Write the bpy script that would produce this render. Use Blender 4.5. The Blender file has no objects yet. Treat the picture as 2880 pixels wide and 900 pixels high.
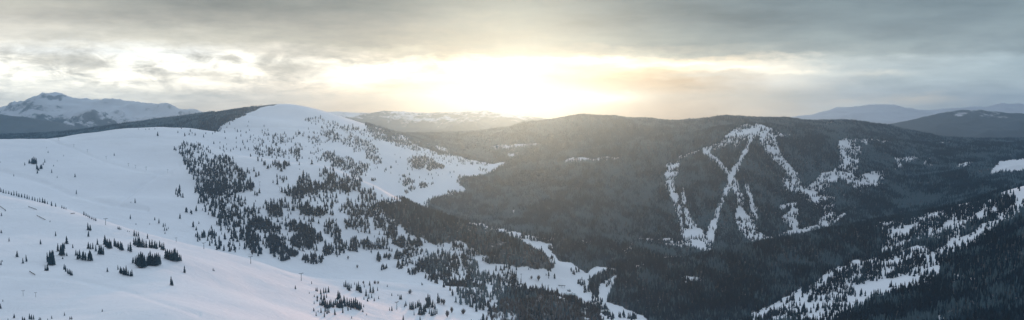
import bpy, math, random
import numpy as np
rng = np.random.default_rng(7); random.seed(7)
D2R = math.radians
# ------------------------------------------------------------------ camera model
# positions below were measured on the photograph at 2576 x 805
W, Hh, HF = 2576.0, 805.0, D2R(55)
F = (W/2)/math.tan(HF/2)
VH = 275.0                                    # eye level
PITCH = math.atan((Hh/2 - VH)/F)
CP, SP = math.cos(PITCH), math.sin(PITCH)
CZ = 900.0                                    # camera height above datum
def uv2at(u, v):
    """pixel -> (x/y, z/y) of the viewing ray"""
    r = (np.asarray(u, float) - W/2)/F; q = (Hh/2 - np.asarray(v, float))/F
    y = CP + q*SP; z = -SP + q*CP
    return r/y, z/y
def at2uv(a, t):
    y = CP - t*SP; q = (SP + t*CP)/y          # undo the pitch
    r = a/y
    return W/2 + r*F, Hh/2 - q*F
CROP = {'A1': (0, 200, 2.683), 'A2': (480, 250, 2.683), 'A3': (960, 250, 2.683), 'A4': (1440, 250, 2.683), 'A5': (1920, 250, 2.683),
        'A6': (2400, 250, 2.683), 'B1': (0, 500, 2.0125), 'B2': (480, 500, 2.0125), 'B3': (960, 500, 2.0125), 'B4': (1440, 500, 2.0125),
        'B5': (1920, 500, 2.0125), 'B6': (2400, 500, 2.0125), 'Q': (1440, 450, 1.789)}
def cu(k, x, y):
    ox, oy, s = CROP[k]
    return (ox + x/s)*W/2880, (oy + y/s)*W/2880
def cs(k): return W/2880/CROP[k][2]
# ------------------------------------------------------------------ noise
def vnoise(x, y, seed=0):
    x = np.asarray(x, float); y = np.asarray(y, float)
    xi = np.floor(x).astype(np.int64); yi = np.floor(y).astype(np.int64)
    fx = x - xi; fy = y - yi
    fx = fx*fx*fx*(fx*(fx*6-15)+10); fy = fy*fy*fy*(fy*(fy*6-15)+10)
    def h(i, j):
        n = (i*374761393 + j*668265263 + seed*982451653) & 0xffffffff
        n = ((n ^ (n >> 13))*1274126177) & 0xffffffff
        return ((n ^ (n >> 16)) & 0xffff)/65535.0*2 - 1
    a, b, c, d = h(xi, yi), h(xi+1, yi), h(xi, yi+1), h(xi+1, yi+1)
    return (a*(1-fx)+b*fx)*(1-fy) + (c*(1-fx)+d*fx)*fy
def fbm(x, y, oct=4, seed=0, gain=.5):
    s = 0; amp = 1; n = 0
    for o in range(oct):
        c, sn = math.cos(o*.7+.3), math.sin(o*.7+.3)
        s = s + amp*vnoise((x*c - y*sn)*2**o + 17*o, (x*sn + y*c)*2**o - 9*o, seed+o); n += amp; amp *= gain
    return s/n
def ridged(x, y, oct=5, seed=0):
    s = 0; amp = 1; n = 0
    for o in range(oct):
        c, sn = math.cos(o*.9+.2), math.sin(o*.9+.2)
        v = 1 - np.abs(vnoise((x*c - y*sn)*2.1**o + 5*o, (x*sn + y*c)*2.1**o, seed+o)*1.6)
        s = s + amp*np.clip(v, 0, 1)**1.6; n += amp; amp *= .5
    return s/n
# ------------------------------------------------------------------ terrain control points: u -> [(v, distance)]
CT = {
 0: [(805,1050),(650,1350),(560,1600),(485,1900),(503,2120),(478,2450),(440,2700),(400,3100),(365,3450),(345,3700),(362,4200),(356,5000),(343,5800)],
 150: [(805,1030),(650,1370),(570,1600),(520,1780),(545,2050),(505,2450),(450,2800),(400,3150),(345,3750),(362,4250),(350,5100),(337,5700)],
 300: [(805,1000),(640,1400),(600,1560),(568,1720),(585,2050),(555,2250),(500,2500),(430,3000),(370,3500),(327,3900),(345,4400),(328,5000),(318,5400)],
 400: [(805,1000),(640,1420),(597,1690),(612,2000),(585,2200),(500,2620),(420,3150),(360,3600),(322,4000),(340,4450),(315,5000),(305,5350)],
 500: [(805,1050),(700,1350),(624,1780),(638,2020),(612,2170),(540,2450),(470,2800),(410,3150),(365,3500),(323,4100),(335,4500),(305,5000),(295,5300)],
 600: [(805,1120),(720,1400),(650,1850),(663,2030),(636,2170),(560,2400),(480,2650),(430,2850),(397,3000),(408,3300),(388,3600),(340,4200),(290,4750),(300,5000),(281,5300)],
 650: [(397,3450),(300,4700),(273,5250)],
 700: [(805,1220),(740,1480),(680,1880),(694,2050),(664,2170),(600,2350),(520,2570),(450,2800),(409,3000),(428,3300),(400,3700),(350,4300),(300,4900),(262,5300)],
 800: [(805,1350),(750,1580),(700,1920),(713,2080),(680,2200),(600,2400),(520,2600),(450,2850),(414,3000),(440,3300),(400,3900),(350,4450),(310,4900),(281,5200)],
 900: [(805,1500),(755,1680),(705,1950),(717,2100),(690,2250),(620,2450),(540,2650),(480,2850),(449,2950),(485,3300),(430,3900),(380,4400),(340,4850),(320,5100)],
 1000: [(805,1600),(760,1770),(710,2000),(720,2130),(697,2260),(640,2450),(580,2600),(530,2750),(503,2850),(540,3300),(500,3700),(450,4200),(400,4700),(352,5200)],
 1100: [(805,1700),(760,1860),(716,2050),(724,2160),(706,2270),(660,2450),(600,2600),(539,2780),(575,3200),(520,4000),(480,4400),(430,4800),(380,5300),(346,6000)],
 1200: [(805,1800),(765,1940),(723,2100),(729,2200),(713,2310),(660,2500),(610,2620),(573,2720),(618,3100),(568,3500),(500,4250),(430,5000),(380,5600),(333,6300)],
 1300: [(805,1880),(770,2000),(738,2150),(744,2240),(722,2370),(670,2500),(612,2650),(650,2950),(600,3230),(540,3900),(460,4700),(390,5500),(318,6300)],
 1360: [(655,2600),(640,2750),(650,2900)],
 1400: [(805,1950),(775,2060),(742,2200),(749,2290),(728,2450),(690,2620),(655,2850),(600,3250),(550,3700),(480,4300),(400,5200),(350,5900),(297,6400)],
 1500: [(805,2120),(790,2200),(764,2380),(700,2680),(650,3000),(600,3350),(530,3900),(450,4600),(385,5200),(372,5320),(380,5650),(330,6100),(290,6450)],
 1560: [(800,2280),(740,2520),(682,2740),(650,3020),(297,6450)],
 1450: [(284,6450)], 1610: [(303,6480)], 1710: [(300,6500)], 1760: [(293,6520)], 1850: [(283,6560)], 1950: [(288,6600)], 2050: [(297,6550)],
 1650: [(805,2200),(720,2560),(657,2800),(675,3050),(640,3280),(580,3700),(500,4200),(430,4800),(370,5150),(338,5350),(352,5750),(301,6500)],
 1800: [(805,2150),(700,2600),(629,2900),(662,3250),(622,3500),(550,3900),(470,4300),(400,4700),(340,5000),(317,5150),(337,5700),(288,6600)],
 1900: [(805,2120),(700,2600),(608,3000),(642,3350),(598,3650),(500,4100),(400,4600),(340,4900),(309,5100),(332,5700),(285,6600)],
 2000: [(805,2080),(700,2550),(650,2800),(590,3150),(622,3480),(580,3800),(500,4200),(420,4600),(350,5000),(325,5200),(342,5700),(291,6600)],
 2100: [(805,2020),(700,2500),(640,2800),(567,3200),(598,3480),(555,3850),(480,4250),(410,4650),(360,5000),(335,5250),(350,5700),(299,6500)],
 2200: [(805,1960),(700,2430),(620,2820),(548,3200),(578,3480),(530,3900),(460,4400),(400,4900),(350,5400),(341,5550),(354,5950),(309,6600)],
 2300: [(805,1880),(700,2300),(650,2500),(600,2750),(530,3100),(556,3400),(510,3950),(450,4400),(400,4900),(362,5400),(352,5550),(362,6000),(329,6800)],
 2400: [(805,1780),(700,2170),(620,2500),(560,2720),(509,2950),(535,3250),(480,3900),(430,4400),(380,5100),(357,5600),(362,6100),(342,6900)],
 2500: [(805,1650),(700,2000),(600,2330),(540,2570),(485,2780),(512,3100),(450,3900),(400,4700),(360,5600),(364,6100),(345,7000)],
 2576: [(805,1520),(700,1850),(600,2170),(530,2450),(470,2700),(500,3050),(440,3800),(400,4600),(359,5700),(364,6200),(346,7200)],
}
CREST = {(2800,657),(2900,629),(3000,608),(3150,590),(3200,567),(3200,548),(3100,530),(2950,509),(2780,485)}
pts = []
for u, L in CT.items():
    L = [(v + (5 if d >= 6000 else 8 if (u >= 1650 and 2600 <= d <= 3200 and v > L[1][0]-400 and (d, v) in CREST) else 0), d) for v, d in L]
    for v, d in L: pts.append((u, v, d))
    if u in (0, 2576):
        for k, sg in enumerate((-1, -1) if u == 0 else (1, 1)):
            for v, d in L: pts.append((u + sg*(330 + 360*k), v, d))
P = np.array(pts, float)
ca, ct = uv2at(P[:, 0], P[:, 1]); cy = P[:, 2]; cz = ct*cy
ctrl = [np.stack([ca, np.log(cy), cz], 1)]
ex = []
for u in range(-900, 3600, 300):
    a = float(uv2at(u, 300)[0])
    ex += [(a, math.log(8200), -330), (a, math.log(10500), -470), (a, math.log(14000), -520), (a, math.log(19500), -520)]
    left = max(0, min(1, (1500-u)/1500))
    ex += [(a, math.log(700), -200*left - 270*(1-left)), (a, math.log(400), -165*left - 200*(1-left)), (a, math.log(150), -120)]
ctrl.append(np.array(ex)); C = np.concatenate(ctrl)
SA = 1.15
def tps_fit(C):
    X = np.stack([C[:, 0]*SA, C[:, 1]], 1); n = len(X)
    r2 = ((X[:, None]-X[None])**2).sum(2)
    K = .5*r2*np.log(r2+1e-12) + np.eye(n)*1e-5
    Pm = np.concatenate([np.ones((n, 1)), X], 1)
    A = np.zeros((n+3, n+3)); A[:n, :n] = K; A[:n, n:] = Pm; A[n:, :n] = Pm.T
    w = np.linalg.solve(A, np.concatenate([C[:, 2], np.zeros(3)]))
    return X, w
TX, TW = tps_fit(C)
def tps(a, s):
    a = np.asarray(a).ravel()*SA; s = np.asarray(s).ravel(); out = np.empty(len(a)); n = len(TX)
    for i in range(0, len(a), 40000):
        x = a[i:i+40000, None]; y = s[i:i+40000, None]
        r2 = ((x-TX[:, 0])**2 + (y-TX[:, 1])**2).astype(np.float32)
        out[i:i+40000] = (.5*r2*np.log(r2+1e-12)) @ TW[:n].astype(np.float32) + TW[n] + TW[n+1]*x[:, 0] + TW[n+2]*y[:, 0]
    return out
ga = np.concatenate([np.linspace(-.95, -.6, 70, endpoint=False), np.linspace(-.6, .6, 1150, endpoint=False), np.linspace(.6, .95, 71)])
gs = np.concatenate([np.linspace(math.log(150), math.log(950), 60, endpoint=False), np.linspace(math.log(950), math.log(7300), 640, endpoint=False),
                     np.linspace(math.log(7300), math.log(19500), 50)])
NA, NS = len(ga), len(gs)
GA, GS = np.meshgrid(ga, gs)                  # rows: distance
GY = np.exp(GS); GX = GA*GY
GZ = tps(GA, GS).reshape(NS, NA)
far = np.clip((GY-9500)/4000, 0, 1); GZ = GZ*(1-far) + far*(-520)
# relief: gullies on the wooded mountains, soft drifts on the snow
rel = np.clip((GY-2900)/900, 0, 1)*np.clip((GA+.12)/.12, 0, 1)*np.clip((7600-GY)/600, 0, 1)
wx = GX + 120*fbm(GX/500, GY/500, 2, 3); wy = GY + 120*fbm(GX/500, GY/500, 2, 8)
GZ += rel*38*(ridged(wx/520, wy/900, 4, 5) - .62)
GZ += 2.2*fbm(GX/120, GY/150, 3, 11) + .5*fbm(GX/28, GY/34, 2, 21)
GZ += np.clip((GY-3200)/800, 0, 1)*4*fbm(GX/260, GY/320, 3, 31)
# swells added to catch low sun: knoll-foot rise, long drifts over knoll and bowl
UU, _v = at2uv(GA, GZ/GY)
GZ += 9*np.exp(-((GY-1085-.12*(UU-380))/75)**2)*np.exp(-((UU-400)/170)**2)
GZ += np.clip((2100-GY)/200, 0, 1)*11*fbm(GX/230, GY/260, 3, 61)
GZ += np.clip((GY-2300)/200, 0, 1)*np.clip((.0-GA)/.1, 0, 1)*np.clip((5600-GY)/800, 0, 1)*15*fbm(GX/360, GY/420, 3, 71)
UU, VV = at2uv(GA, GZ/GY)
for L, dp, wd, d0, d1 in (([(-200,400),(0,428),(100,455),(180,488),(280,512),(370,526)], -5, 6, 2300, 3500), ([(300,508),(350,470),(400,440),(450,415)], -5, 6, 2300, 3500),
      ([(120,349),(190,375),(260,405),(350,430),(430,436)], -3, 3.5, 2400, 3900), ([(-100,352),(80,372),(200,352),(330,345),(520,352)], -3, 3, 2800, 4200), ([(560,322),(700,318),(860,330)], -4, 3, 4200, 5200),
      ([(0,690),(180,700),(330,735),(500,790)], -1.6, 6, 900, 1700), ([(420,610),(520,640),(640,672),(760,705),(900,722),(1080,735)], -1.5, 4, 1200, 2100)):
    m = (GY > d0) & (GY < d1)
    best = np.full(m.sum(), 1e9); uu_, vv_ = UU[m], VV[m]
    for (x0, y0), (x1, y1) in zip(L[:-1], L[1:]):
        q = np.clip(((uu_-x0)*(x1-x0)+(vv_-y0)*(y1-y0))/((x1-x0)**2+(y1-y0)**2), 0, 1); best = np.minimum(best, np.hypot(uu_-x0-q*(x1-x0), vv_-y0-q*(y1-y0)))
    GZ[m] += dp*np.exp(-(best/wd)**2)
GT = GZ/GY
CM = np.maximum.accumulate(GT, axis=0)        # horizon seen so far along each column
def gidx(a, s):
    ia = np.clip(np.interp(a, ga, np.arange(NA)), 0, NA-1.001); js = np.clip(np.interp(s, gs, np.arange(NS)), 0, NS-1.001)
    return ia, js
def gsample(G, a, s):
    ia, js = gidx(a, s); i = ia.astype(int); j = js.astype(int); fi = ia-i; fj = js-j
    return (G[j, i]*(1-fi)+G[j, i+1]*fi)*(1-fj) + (G[j+1, i]*(1-fi)+G[j+1, i+1]*fi)*fj
def hit(u, v, dmin=0):
    """where the viewing ray through a photo position meets the ground (x, y, z relative to the camera)"""
    a, t = uv2at(u, v); a = np.atleast_1d(a); t = np.atleast_1d(t)
    ia = np.clip(np.interp(a, ga, np.arange(NA)), 0, NA-1.001); i = ia.astype(int); f = ia-i
    col = GT[:, i]*(1-f) + GT[:, i+1]*f
    ok = (col >= t[None]) & (gs[:, None] > (math.log(dmin) if dmin else 0))
    j = np.argmax(ok, 0); good = ok.any(0) & (j > 0)
    j = np.maximum(j, 1); k = np.arange(len(a))
    t0, t1 = col[j-1, k], col[j, k]; fr = np.clip((t-t0)/np.where(abs(t1-t0) < 1e-9, 1, t1-t0), 0, 1)
    s = gs[j-1] + fr*(gs[j]-gs[j-1]); y = np.exp(s)
    z = gsample(GZ, a, s)
    return a*y, y, z, good
def hz(x, y): return gsample(GZ, np.asarray(x)/y, np.log(y))
# ------------------------------------------------------------------ woods and clearings, on the ground
def inpoly(u, v, poly):
    p = np.array(poly, float); n = len(p); r = np.zeros(u.shape, bool)
    for i in range(n):
        x0, y0 = p[i]; x1, y1 = p[(i+1) % n]
        if y0 == y1: continue
        c = ((y0 > v) != (y1 > v)) & (u < (x1-x0)*(v-y0)/(y1-y0)+x0)
        r ^= c
    return r
def CPL(k, L): return [cu(k, x, y) for x, y in L]
def stroke_d(u, v, L):
    """how far inside a stroke of varying width: >0 inside"""
    best = np.full(u.shape, -1e3)
    for (x0, y0, w0), (x1, y1, w1) in zip(L[:-1], L[1:]):
        m = (u > min(x0, x1)-60) & (u < max(x0, x1)+60) & (v > min(y0, y1)-60) & (v < max(y0, y1)+60)
        if not m.any(): continue
        dx, dy = x1-x0, y1-y0; q = np.clip(((u[m]-x0)*dx+(v[m]-y0)*dy)/(dx*dx+dy*dy+1e-9), 0, 1)
        d = (w0+(w1-w0)*q)/2 - np.hypot(u[m]-x0-q*dx, v[m]-y0-q*dy)
        best[m] = np.maximum(best[m], d)
    return best
FOREST = [
 ([(900,250),(925,330),(960,350),(1010,368),(1060,385),(1060,250)], 4200, 7000, .25),  # polygon, nearest, farthest distance, how closed
 ([(1030,352),(1045,363),(1092,380),(1105,390),(1125,386),(1192,403),(1235,411),(1275,408),(1222,441),(1158,450),(1158,463),(1178,478),(1125,496),(1077,505),(1081,530),(1125,545),(1192,562),(1240,568),(1288,580),(1330,605),(1385,612),(1400,645),(1440,688),(1480,690),(1540,675),(1700,720),(3600,720),(3600,200),(1030,200),(1025,335)], 2900, 9000),
 ([(1555,688),(1545,710),(1530,745),(1525,760),(1560,770),(1625,798),(1650,850),(3600,1200),(3600,300),(1700,560),(1560,640)], 1200, 3300),
 (CPL('B4', [(430,580),(480,550),(540,530),(610,525),(590,550),(520,580),(490,620),(495,690),(460,665),(438,620)]), 2200, 3100),
 (CPL('B4', [(270,470),(330,480),(420,540),(480,500),(600,520),(700,500),(700,400),(200,400)]), 2700, 3400),
 ([(-900,420),(-900,100),(740,100),(700,262),(655,272),(560,312),(545,330),(300,360),(0,360)], 4350, 8000),
 (CPL('B3', [(205,150),(330,128),(500,170),(640,220),(750,270),(880,320),(1000,350),(1000,500),(930,500),(820,480),(780,430),(700,370),(640,360),(560,380),(500,370),(440,330),(350,300),(290,250),(250,210)]), 2350, 3100, 0.94),
 (CPL('B3', [(490,440),(600,430),(700,450),(760,480),(860,540),(966,590),(966,640),(860,640),(760,600),(650,600),(560,600),(500,590),(470,520)]), 2200, 2900, 0.6),
 (CPL('B3', [(600,600),(700,600),(850,650),(1000,680),(1000,760),(920,770),(820,760),(740,740),(690,715),(610,640)]), 1700, 2400, 0.5),
 (CPL('B4', [(-20,355),(60,375),(120,390),(240,480),(235,525),(100,515),(-20,505)]), 2300, 3100, 0.9),
 (CPL('B4', [(-40,640),(60,625),(180,635),(280,675),(400,700),(425,860),(-200,860)]), 1700, 2420, 0.92),
 (CPL('B4', [(410,700),(470,712),(500,740),(500,860),(440,860)]), 1700, 2500, 0.92),
 (CPL('B3', [(820,770),(966,760),(1000,860),(700,860)]), 1500, 2400, 0.35),
]
CLEAR = []   # (crop, [(x, y, width)...], density of trees left inside, dmin, dmax)
def cl(k, dens, d0, d1, *L):
    s = cs(k)
    wk = s*(1.1 if d1 == 3300 else .93)
    CLEAR.append(([(*cu(k, x, y), w*wk) for x, y, w in L], dens, d0, d1))
M0, M1 = 3300, 6000
cl('A5', .05, M0, M1, (560,262,80),(535,330,70),(505,400,36),(470,480,36),(430,560,40),(385,620,50),(365,680,48),(345,760,46),(320,805,42))
cl('B5', .03, M0, M1, (272,10,28),(238,90,26),(215,150,24),(188,230,32),(165,290,50),(150,350,64),(135,412,46))
cl('A5', .22, M0, M1, (600,300,100),(640,370,130),(670,450,110),(720,520,70),(780,590,70),(840,655,74),(868,720,60),(850,765,60),(930,775,46),(1000,730,60),(1060,665,70),(1150,640,50),(1210,600,80),(1235,520,90),(1235,430,130),(1288,400,60))
cl('A5', .3, M0, M1, (600,280,70),(520,305,90),(430,320,90),(350,375,80),(290,425,40),(200,450,34),(130,465,24),(70,490,18),(5,512,26))
cl('A5', .35, M0, M1, (450,360,70),(400,420,40))
cl('A5', .5, M0, M1, (650,310,50),(720,345,40),(810,350,20))
cl('A5', .18, M0, M1, (170,465,54),(210,510,50),(270,555,40),(310,600,40),(352,632,30))
cl('A4', .2, M0, M1, (1275,505,20),(1245,575,30),(1185,590,70),(1190,650,76),(1240,660,30),(1245,600,20))
cl('A4', .2, M0, M1, (1190,650,70),(1192,730,76),(1210,790,60))
cl('B4', .14, M0, M1, (890,10,46),(915,90,52),(940,170,38),(955,240,24),(962,320,20))
cl('B5', .14, M0, M1, (0,60,14),(10,160,24),(30,230,40),(50,290,80),(100,350,90),(140,395,50))
cl('B5', .35, M0, M1, (20,310,60),(30,380,40),(10,390,30))
cl('B5', .3, M0, M1, (295,15,30),(305,70,44),(330,110,46),(322,160,44),(335,210,50),(375,265,60),(405,315,62),(440,345,50),(500,345,26))
cl('B5', .2, M0, M1, (360,50,34),(385,120,30),(405,190,40),(405,250,40))
cl('B5', .05, M0, M1, (550,325,20),(620,312,40),(690,300,34),(750,282,30),(800,265,34),(860,240,34),(922,210,22))
cl('B5', .3, M0, M1, (560,165,30),(640,150,36),(632,200,60),(585,230,60),(640,270,50))
cl('B5', .3, M0, M1, (600,50,60),(680,70,44),(740,85,44),(760,150,50),(800,130,60),(835,180,60),(845,215,60),(800,240,50))
cl('B5', .3, M0, M1, (740,85,50),(800,40,60),(850,10,50))
cl('B5', .2, M0, M1, (575,5,30),(612,50,50),(640,10,20))
cl('A6', .25, M0, M1, (0,400,70),(80,400,50),(180,390,30))
cl('A6', .4, M0, M1, (220,400,20),(270,395,40),(315,388,20),(380,388,16),(395,388,8))
cl('A6', .45, M0, M1, (20,420,90),(30,480,70),(10,560,70),(-20,640,60))
cl('A6', .2, M0, M1, (490,405,18),(540,403,18)); cl('A6', .1, M0, M1, (640,406,14),(690,402,20),(750,395,12))
cl('A6', .4, M0, M1, (325,520,24),(400,530,50),(462,530,60)); cl('A6', .3, M0, M1, (340,530,30),(345,590,40),(305,605,24))
cl('A6', .2, M0, M1, (520,550,14),(560,575,24),(590,580,14)); cl('A6', .1, M0, M1, (540,540,12),(580,528,12))
cl('A6', .7, M0, M1, (20,740,60),(70,710,90),(130,660,80),(220,640,50),(200,700,50),(60,750,60))
cl('A6', .2, M0, M1, (800,580,30),(850,575,50),(905,570,30)); cl('A6', 0, M0, M1, (1170,505,20),(1175,495,18))
cl('A6', .01, 2900, M1, (1060,625,50),(1120,590,90),(1200,580,105),(1320,575,115),(1500,570,120))
cl('A5', .1, M0, 7500, (1085,262,20),(1125,256,16)); cl('A5', .3, 5500, 7500, (1030,265,14),(1050,265,12)); cl('A5', .3, 5500, 7500, (350,198,10),(400,200,8)); cl('A5', .3, 5500, 7500, (500,190,10),(550,198,10))
cl('A4', .25, M0, 7000, (400,545,20),(440,535,34),(490,535,34)); cl('A4', .6, M0, 7000, (490,530,30),(650,530,26),(820,520,22))
cl('A4', .3, 3000, 7000, (-60,440,40),(0,432,34),(100,425,22),(250,412,14)); cl('A4', .5, 3000, 7000, (0,440,40),(10,490,30),(60,490,14))
cl('A3', .45, 3000, 7000, (1130,445,30),(1200,440,34),(1290,435,40)); cl('A3', .4, 3000, 7000, (1260,470,60),(1290,500,50))
cl('A3', .5, 3000, 7000, (560,410,24),(640,400,28),(700,400,34),(720,440,40),(790,480,50),(820,500,30))
cl('A4', .6, 4000, 7000, (820,415,20),(880,400,20)); cl('A4', .5, 4000, 7000, (1000,380,14),(1020,350,8))
cl('B4', .3, 2900, 4500, (720,350,20),(770,352,30),(830,355,22)); cl('B4', .5, 2900, 4500, (640,420,20),(690,385,30),(680,370,16)); cl('B4', .35, 2900, 4500, (620,410,10),(660,410,16))
cl('B4', .2, 2900, 4500, (860,456,14),(920,452,18),(1000,440,14)); cl('B4', .45, 2900, 4500, (350,375,18),(390,360,20),(440,370,26)); cl('B4', .3, 2900, 4500, (425,495,30),(432,505,20)); cl('B4', .4, 2900, 4500, (500,465,24),(560,470,26))
cl('B4', .3, 2700, 4500, (740,470,18),(745,490,26),(700,510,16)); cl('B4', .4, 2700, 4500, (310,440,24),(325,460,24)); cl('B4', .6, 2900, 4500, (0,220,20),(10,190,20),(28,170,10))
cl('B4', .4, 2900, 4500, (10,320,40),(60,335,30),(150,345,24),(240,345,14)); cl('B4', .5, 2900, 4500, (870,360,40),(950,370,50)); cl('B4', .2, 2900, 4500, (1130,0,1),(1131,0,1))
cl('B3', .25, 2900, 4500, (750,262,20),(850,285,30),(966,320,50))
cl('B4', .55, 2000, 3400, (0,570,60),(30,585,50)) ; cl('B4', .35, 1500, 3300, (10,575,24),(60,580,18),(92,580,20))
cl('B5', .1, M0, M1, (0,330,40),(40,345,80),(100,370,100),(140,400,60))
cl('B5', .15, M0, M1, (330,220,90),(370,290,100),(400,330,80),(470,345,40))
cl('Q', .7, M0, M1, (1560,110,40),(1640,60,50),(1720,110,46),(1860,70,34)); cl('Q', .7, M0, M1, (1500,200,40),(1600,200,60),(1590,270,60),(1560,320,40))
# near-right ridge
n0, n1 = 1200, 3300
cl('Q', 1.0, n0, n1, (1290,770,50),(1500,700,130),(1700,630,170),(1900,570,180),(2050,520,150),(2130,500,80))
cl('Q', 1.0, n0, n1, (1900,450,90),(1960,350,110),(2100,320,120),(2260,270,100),(2400,220,60))
cl('B6', .03, n0, n1, (830,96,14),(880,85,46),(930,80,80),(1000,80,130),(1300,40,160))
cl('B6', .3, n0, n1, (930,160,60),(900,190,60),(860,212,60))
cl('B6', .14, n0, n1, (870,205,54),(800,262,44),(740,285,50),(690,330,50),(620,370,60),(575,350,60),(545,400,50))
cl('B6', .14, n0, n1, (600,385,40),(540,405,50),(480,430,50),(440,480,90),(450,520,70),(390,570,60),(300,592,60),(200,612,66),(100,645,66),(30,690,70),(0,725,70))
cl('B6', .35, n0, n1, (390,325,40),(440,290,60),(462,330,50)); cl('B6', .3, n0, n1, (400,400,30),(350,420,60),(300,440,60),(250,450,80),(200,520,80),(150,560,60),(60,625,60))
cl('B6', .5, n0, n1, (250,370,50),(270,400,40)); cl('B6', .4, n0, n1, (350,235,26),(330,240,20)); cl('B6', .45, n0, n1, (540,240,40),(600,210,44)); cl('B6', .4, n0, n1, (720,215,70),(735,160,30))
cl('B6', .4, n0, n1, (790,180,34),(820,200,30)); cl('B6', .5, n0, n1, (130,265,30),(215,275,50),(240,290,30)); cl('B6', .3, n0, n1, (10,500,60),(30,540,50),(20,480,30)); cl('B6', .4, n0, n1, (610,290,40),(560,330,40))
cl('B6', .2, n0, n1, (585,550,30),(590,560,24)); cl('B6', .3, n0, n1, (660,570,20),(715,572,20)); cl('B6', .2, n0, n1, (490,795,30),(510,780,18)); cl('B6', .5, n0, n1, (220,370,30),(180,360,10),(170,370,14)); cl('B6', .4, n0, n1, (430,230,30),(480,220,24))
cl('B5', .12, n0, n1, (966,505,26),(900,518,30),(850,535,40),(810,570,38),(770,612,38),(730,655,38),(680,690,54),(610,700,60),(480,755,40),(420,785,60))
cl('B5', .4, n0, n1, (966,570,50),(935,620,56),(860,655,54),(815,680,54),(760,720,64),(700,752,54),(640,770,60),(520,795,40))
cl('B5', .12, n0, n1, (966,700,60),(900,745,60),(830,770,80),(700,790,60)); cl('B5', .4, n0, n1, (966,690,60),(880,690,60),(820,680,50))
cl('B5', .5, n0, n1, (20,575,40),(60,575,30),(90,575,24))
cl('A4', 0, n0, n1, (1,1,1),(2,2,1))
def woods(u, v, d, wob=1.0):
    """wooded share at points of the ground: 1 closed wood, 0 open snow; second result: density of scattered trees in clearings"""
    du = 6*fbm(u/13, v/9, 4, 41, .7); dv = 3.5*fbm(u/12, v/9, 4, 57, .7); u = u + du; v = v + dv
    f = np.zeros(u.shape); sp = np.zeros(u.shape)
    for poly, d0, d1, *cl_ in FOREST:
        m = (d > d0) & (d < d1)
        if m.any():
            idx = np.nonzero(m)[0]; k2 = 2.4 if (cl_ and d1 < 3200) else 0       # ragged margins where stands thin out into open snow
            f[idx[inpoly(u[idx]+k2*du[idx], v[idx]+k2*dv[idx], poly)]] = cl_[0] if cl_ else 1
    for L, dens, d0, d1 in CLEAR:
        m = (d > d0) & (d < d1)
        if not m.any(): continue
        idx = np.nonzero(m)[0]; q = stroke_d(u[idx], v[idx], L); ins = idx[q > 0]
        f[ins] = 0; sp[ins] = np.where(dens > .01, dens + .45*np.exp(-q[q > 0]/1.6), 0)
    return f, sp
# ------------------------------------------------------------------ scene basics
scn = bpy.context.scene; COL = scn.collection
def mesh_np(name, V, faces, size, mat, attrs=None, smooth=False, parent=None):
    """V: n x 3, faces: m x size vertex indices"""
    me = bpy.data.meshes.new(name); V = np.ascontiguousarray(V, np.float32); faces = np.ascontiguousarray(faces, np.int32)
    me.vertices.add(len(V)); me.vertices.foreach_set('co', V.ravel())
    me.loops.add(faces.size); me.loops.foreach_set('vertex_index', faces.ravel())
    me.polygons.add(len(faces)); me.polygons.foreach_set('loop_start', np.arange(0, faces.size, size, dtype=np.int32))
    if smooth: me.polygons.foreach_set('use_smooth', np.ones(len(faces), bool))
    for k, (dat) in (attrs or {}).items():
        at = me.attributes.new(k, 'FLOAT', 'POINT'); at.data.foreach_set('value', np.ascontiguousarray(dat, np.float32))
    me.update(calc_edges=True); me.materials.append(mat)
    o = bpy.data.objects.new(name, me); COL.objects.link(o); o.parent = parent
    return o
def tag(o, label=None, cat=None, group=None, kind=None):
    for k, val in (('label', label), ('category', cat), ('group', group), ('kind', kind)):
        if val: o[k] = val
    return o
class NT:
    def __init__(s, tree): s.t = tree; s.n = tree.nodes; s.l = tree.links; s.n.clear()
    def node(s, typ, **kw):
        n = s.n.new(typ)
        for k, v in kw.items():
            if k == 'i':
                for a, b in v.items(): s.set(n.inputs[a], b)
            else: setattr(n, k, v)
        return n
    def set(s, sock, v):
        if isinstance(v, bpy.types.NodeSocket): s.l.new(v, sock)
        else: sock.default_value = v
    def m(s, op, a, b=None, c=None, clamp=False):
        n = s.n.new('ShaderNodeMath'); n.operation = op; n.use_clamp = clamp
        for k, x in enumerate((a, b, c)):
            if x is not None: s.set(n.inputs[k], x)
        return n.outputs[0]
    def mix(s, f, a, b, mode='MIX'):
        n = s.n.new('ShaderNodeMix'); n.data_type = 'RGBA'; n.blend_type = mode
        s.set(n.inputs[0], f); s.set(n.inputs[6], a); s.set(n.inputs[7], b); return n.outputs[2]
    def noise(s, vec, scale, detail=4, rough=.5, dist=0):
        n = s.node('ShaderNodeTexNoise'); s.set(n.inputs['Vector'], vec); n.inputs['Scale'].default_value = scale
        n.inputs['Detail'].default_value = detail; n.inputs['Roughness'].default_value = rough; n.inputs['Distortion'].default_value = dist
        return n.outputs['Fac']
    def ramp(s, f, stops, interp='LINEAR'):
        n = s.n.new('ShaderNodeValToRGB'); cr = n.color_ramp; cr.interpolation = interp
        while len(cr.elements) > 1: cr.elements.remove(cr.elements[-1])
        for k, (p, c) in enumerate(stops):
            e = cr.elements[0] if k == 0 else cr.elements.new(p)
            e.position = p; e.color = (*c, 1) if len(c) == 3 else c
        s.set(n.inputs[0], f); return n.outputs[0]
def mat(name):
    m = bpy.data.materials.new(name); m.use_nodes = True; return m, NT(m.node_tree)
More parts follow.
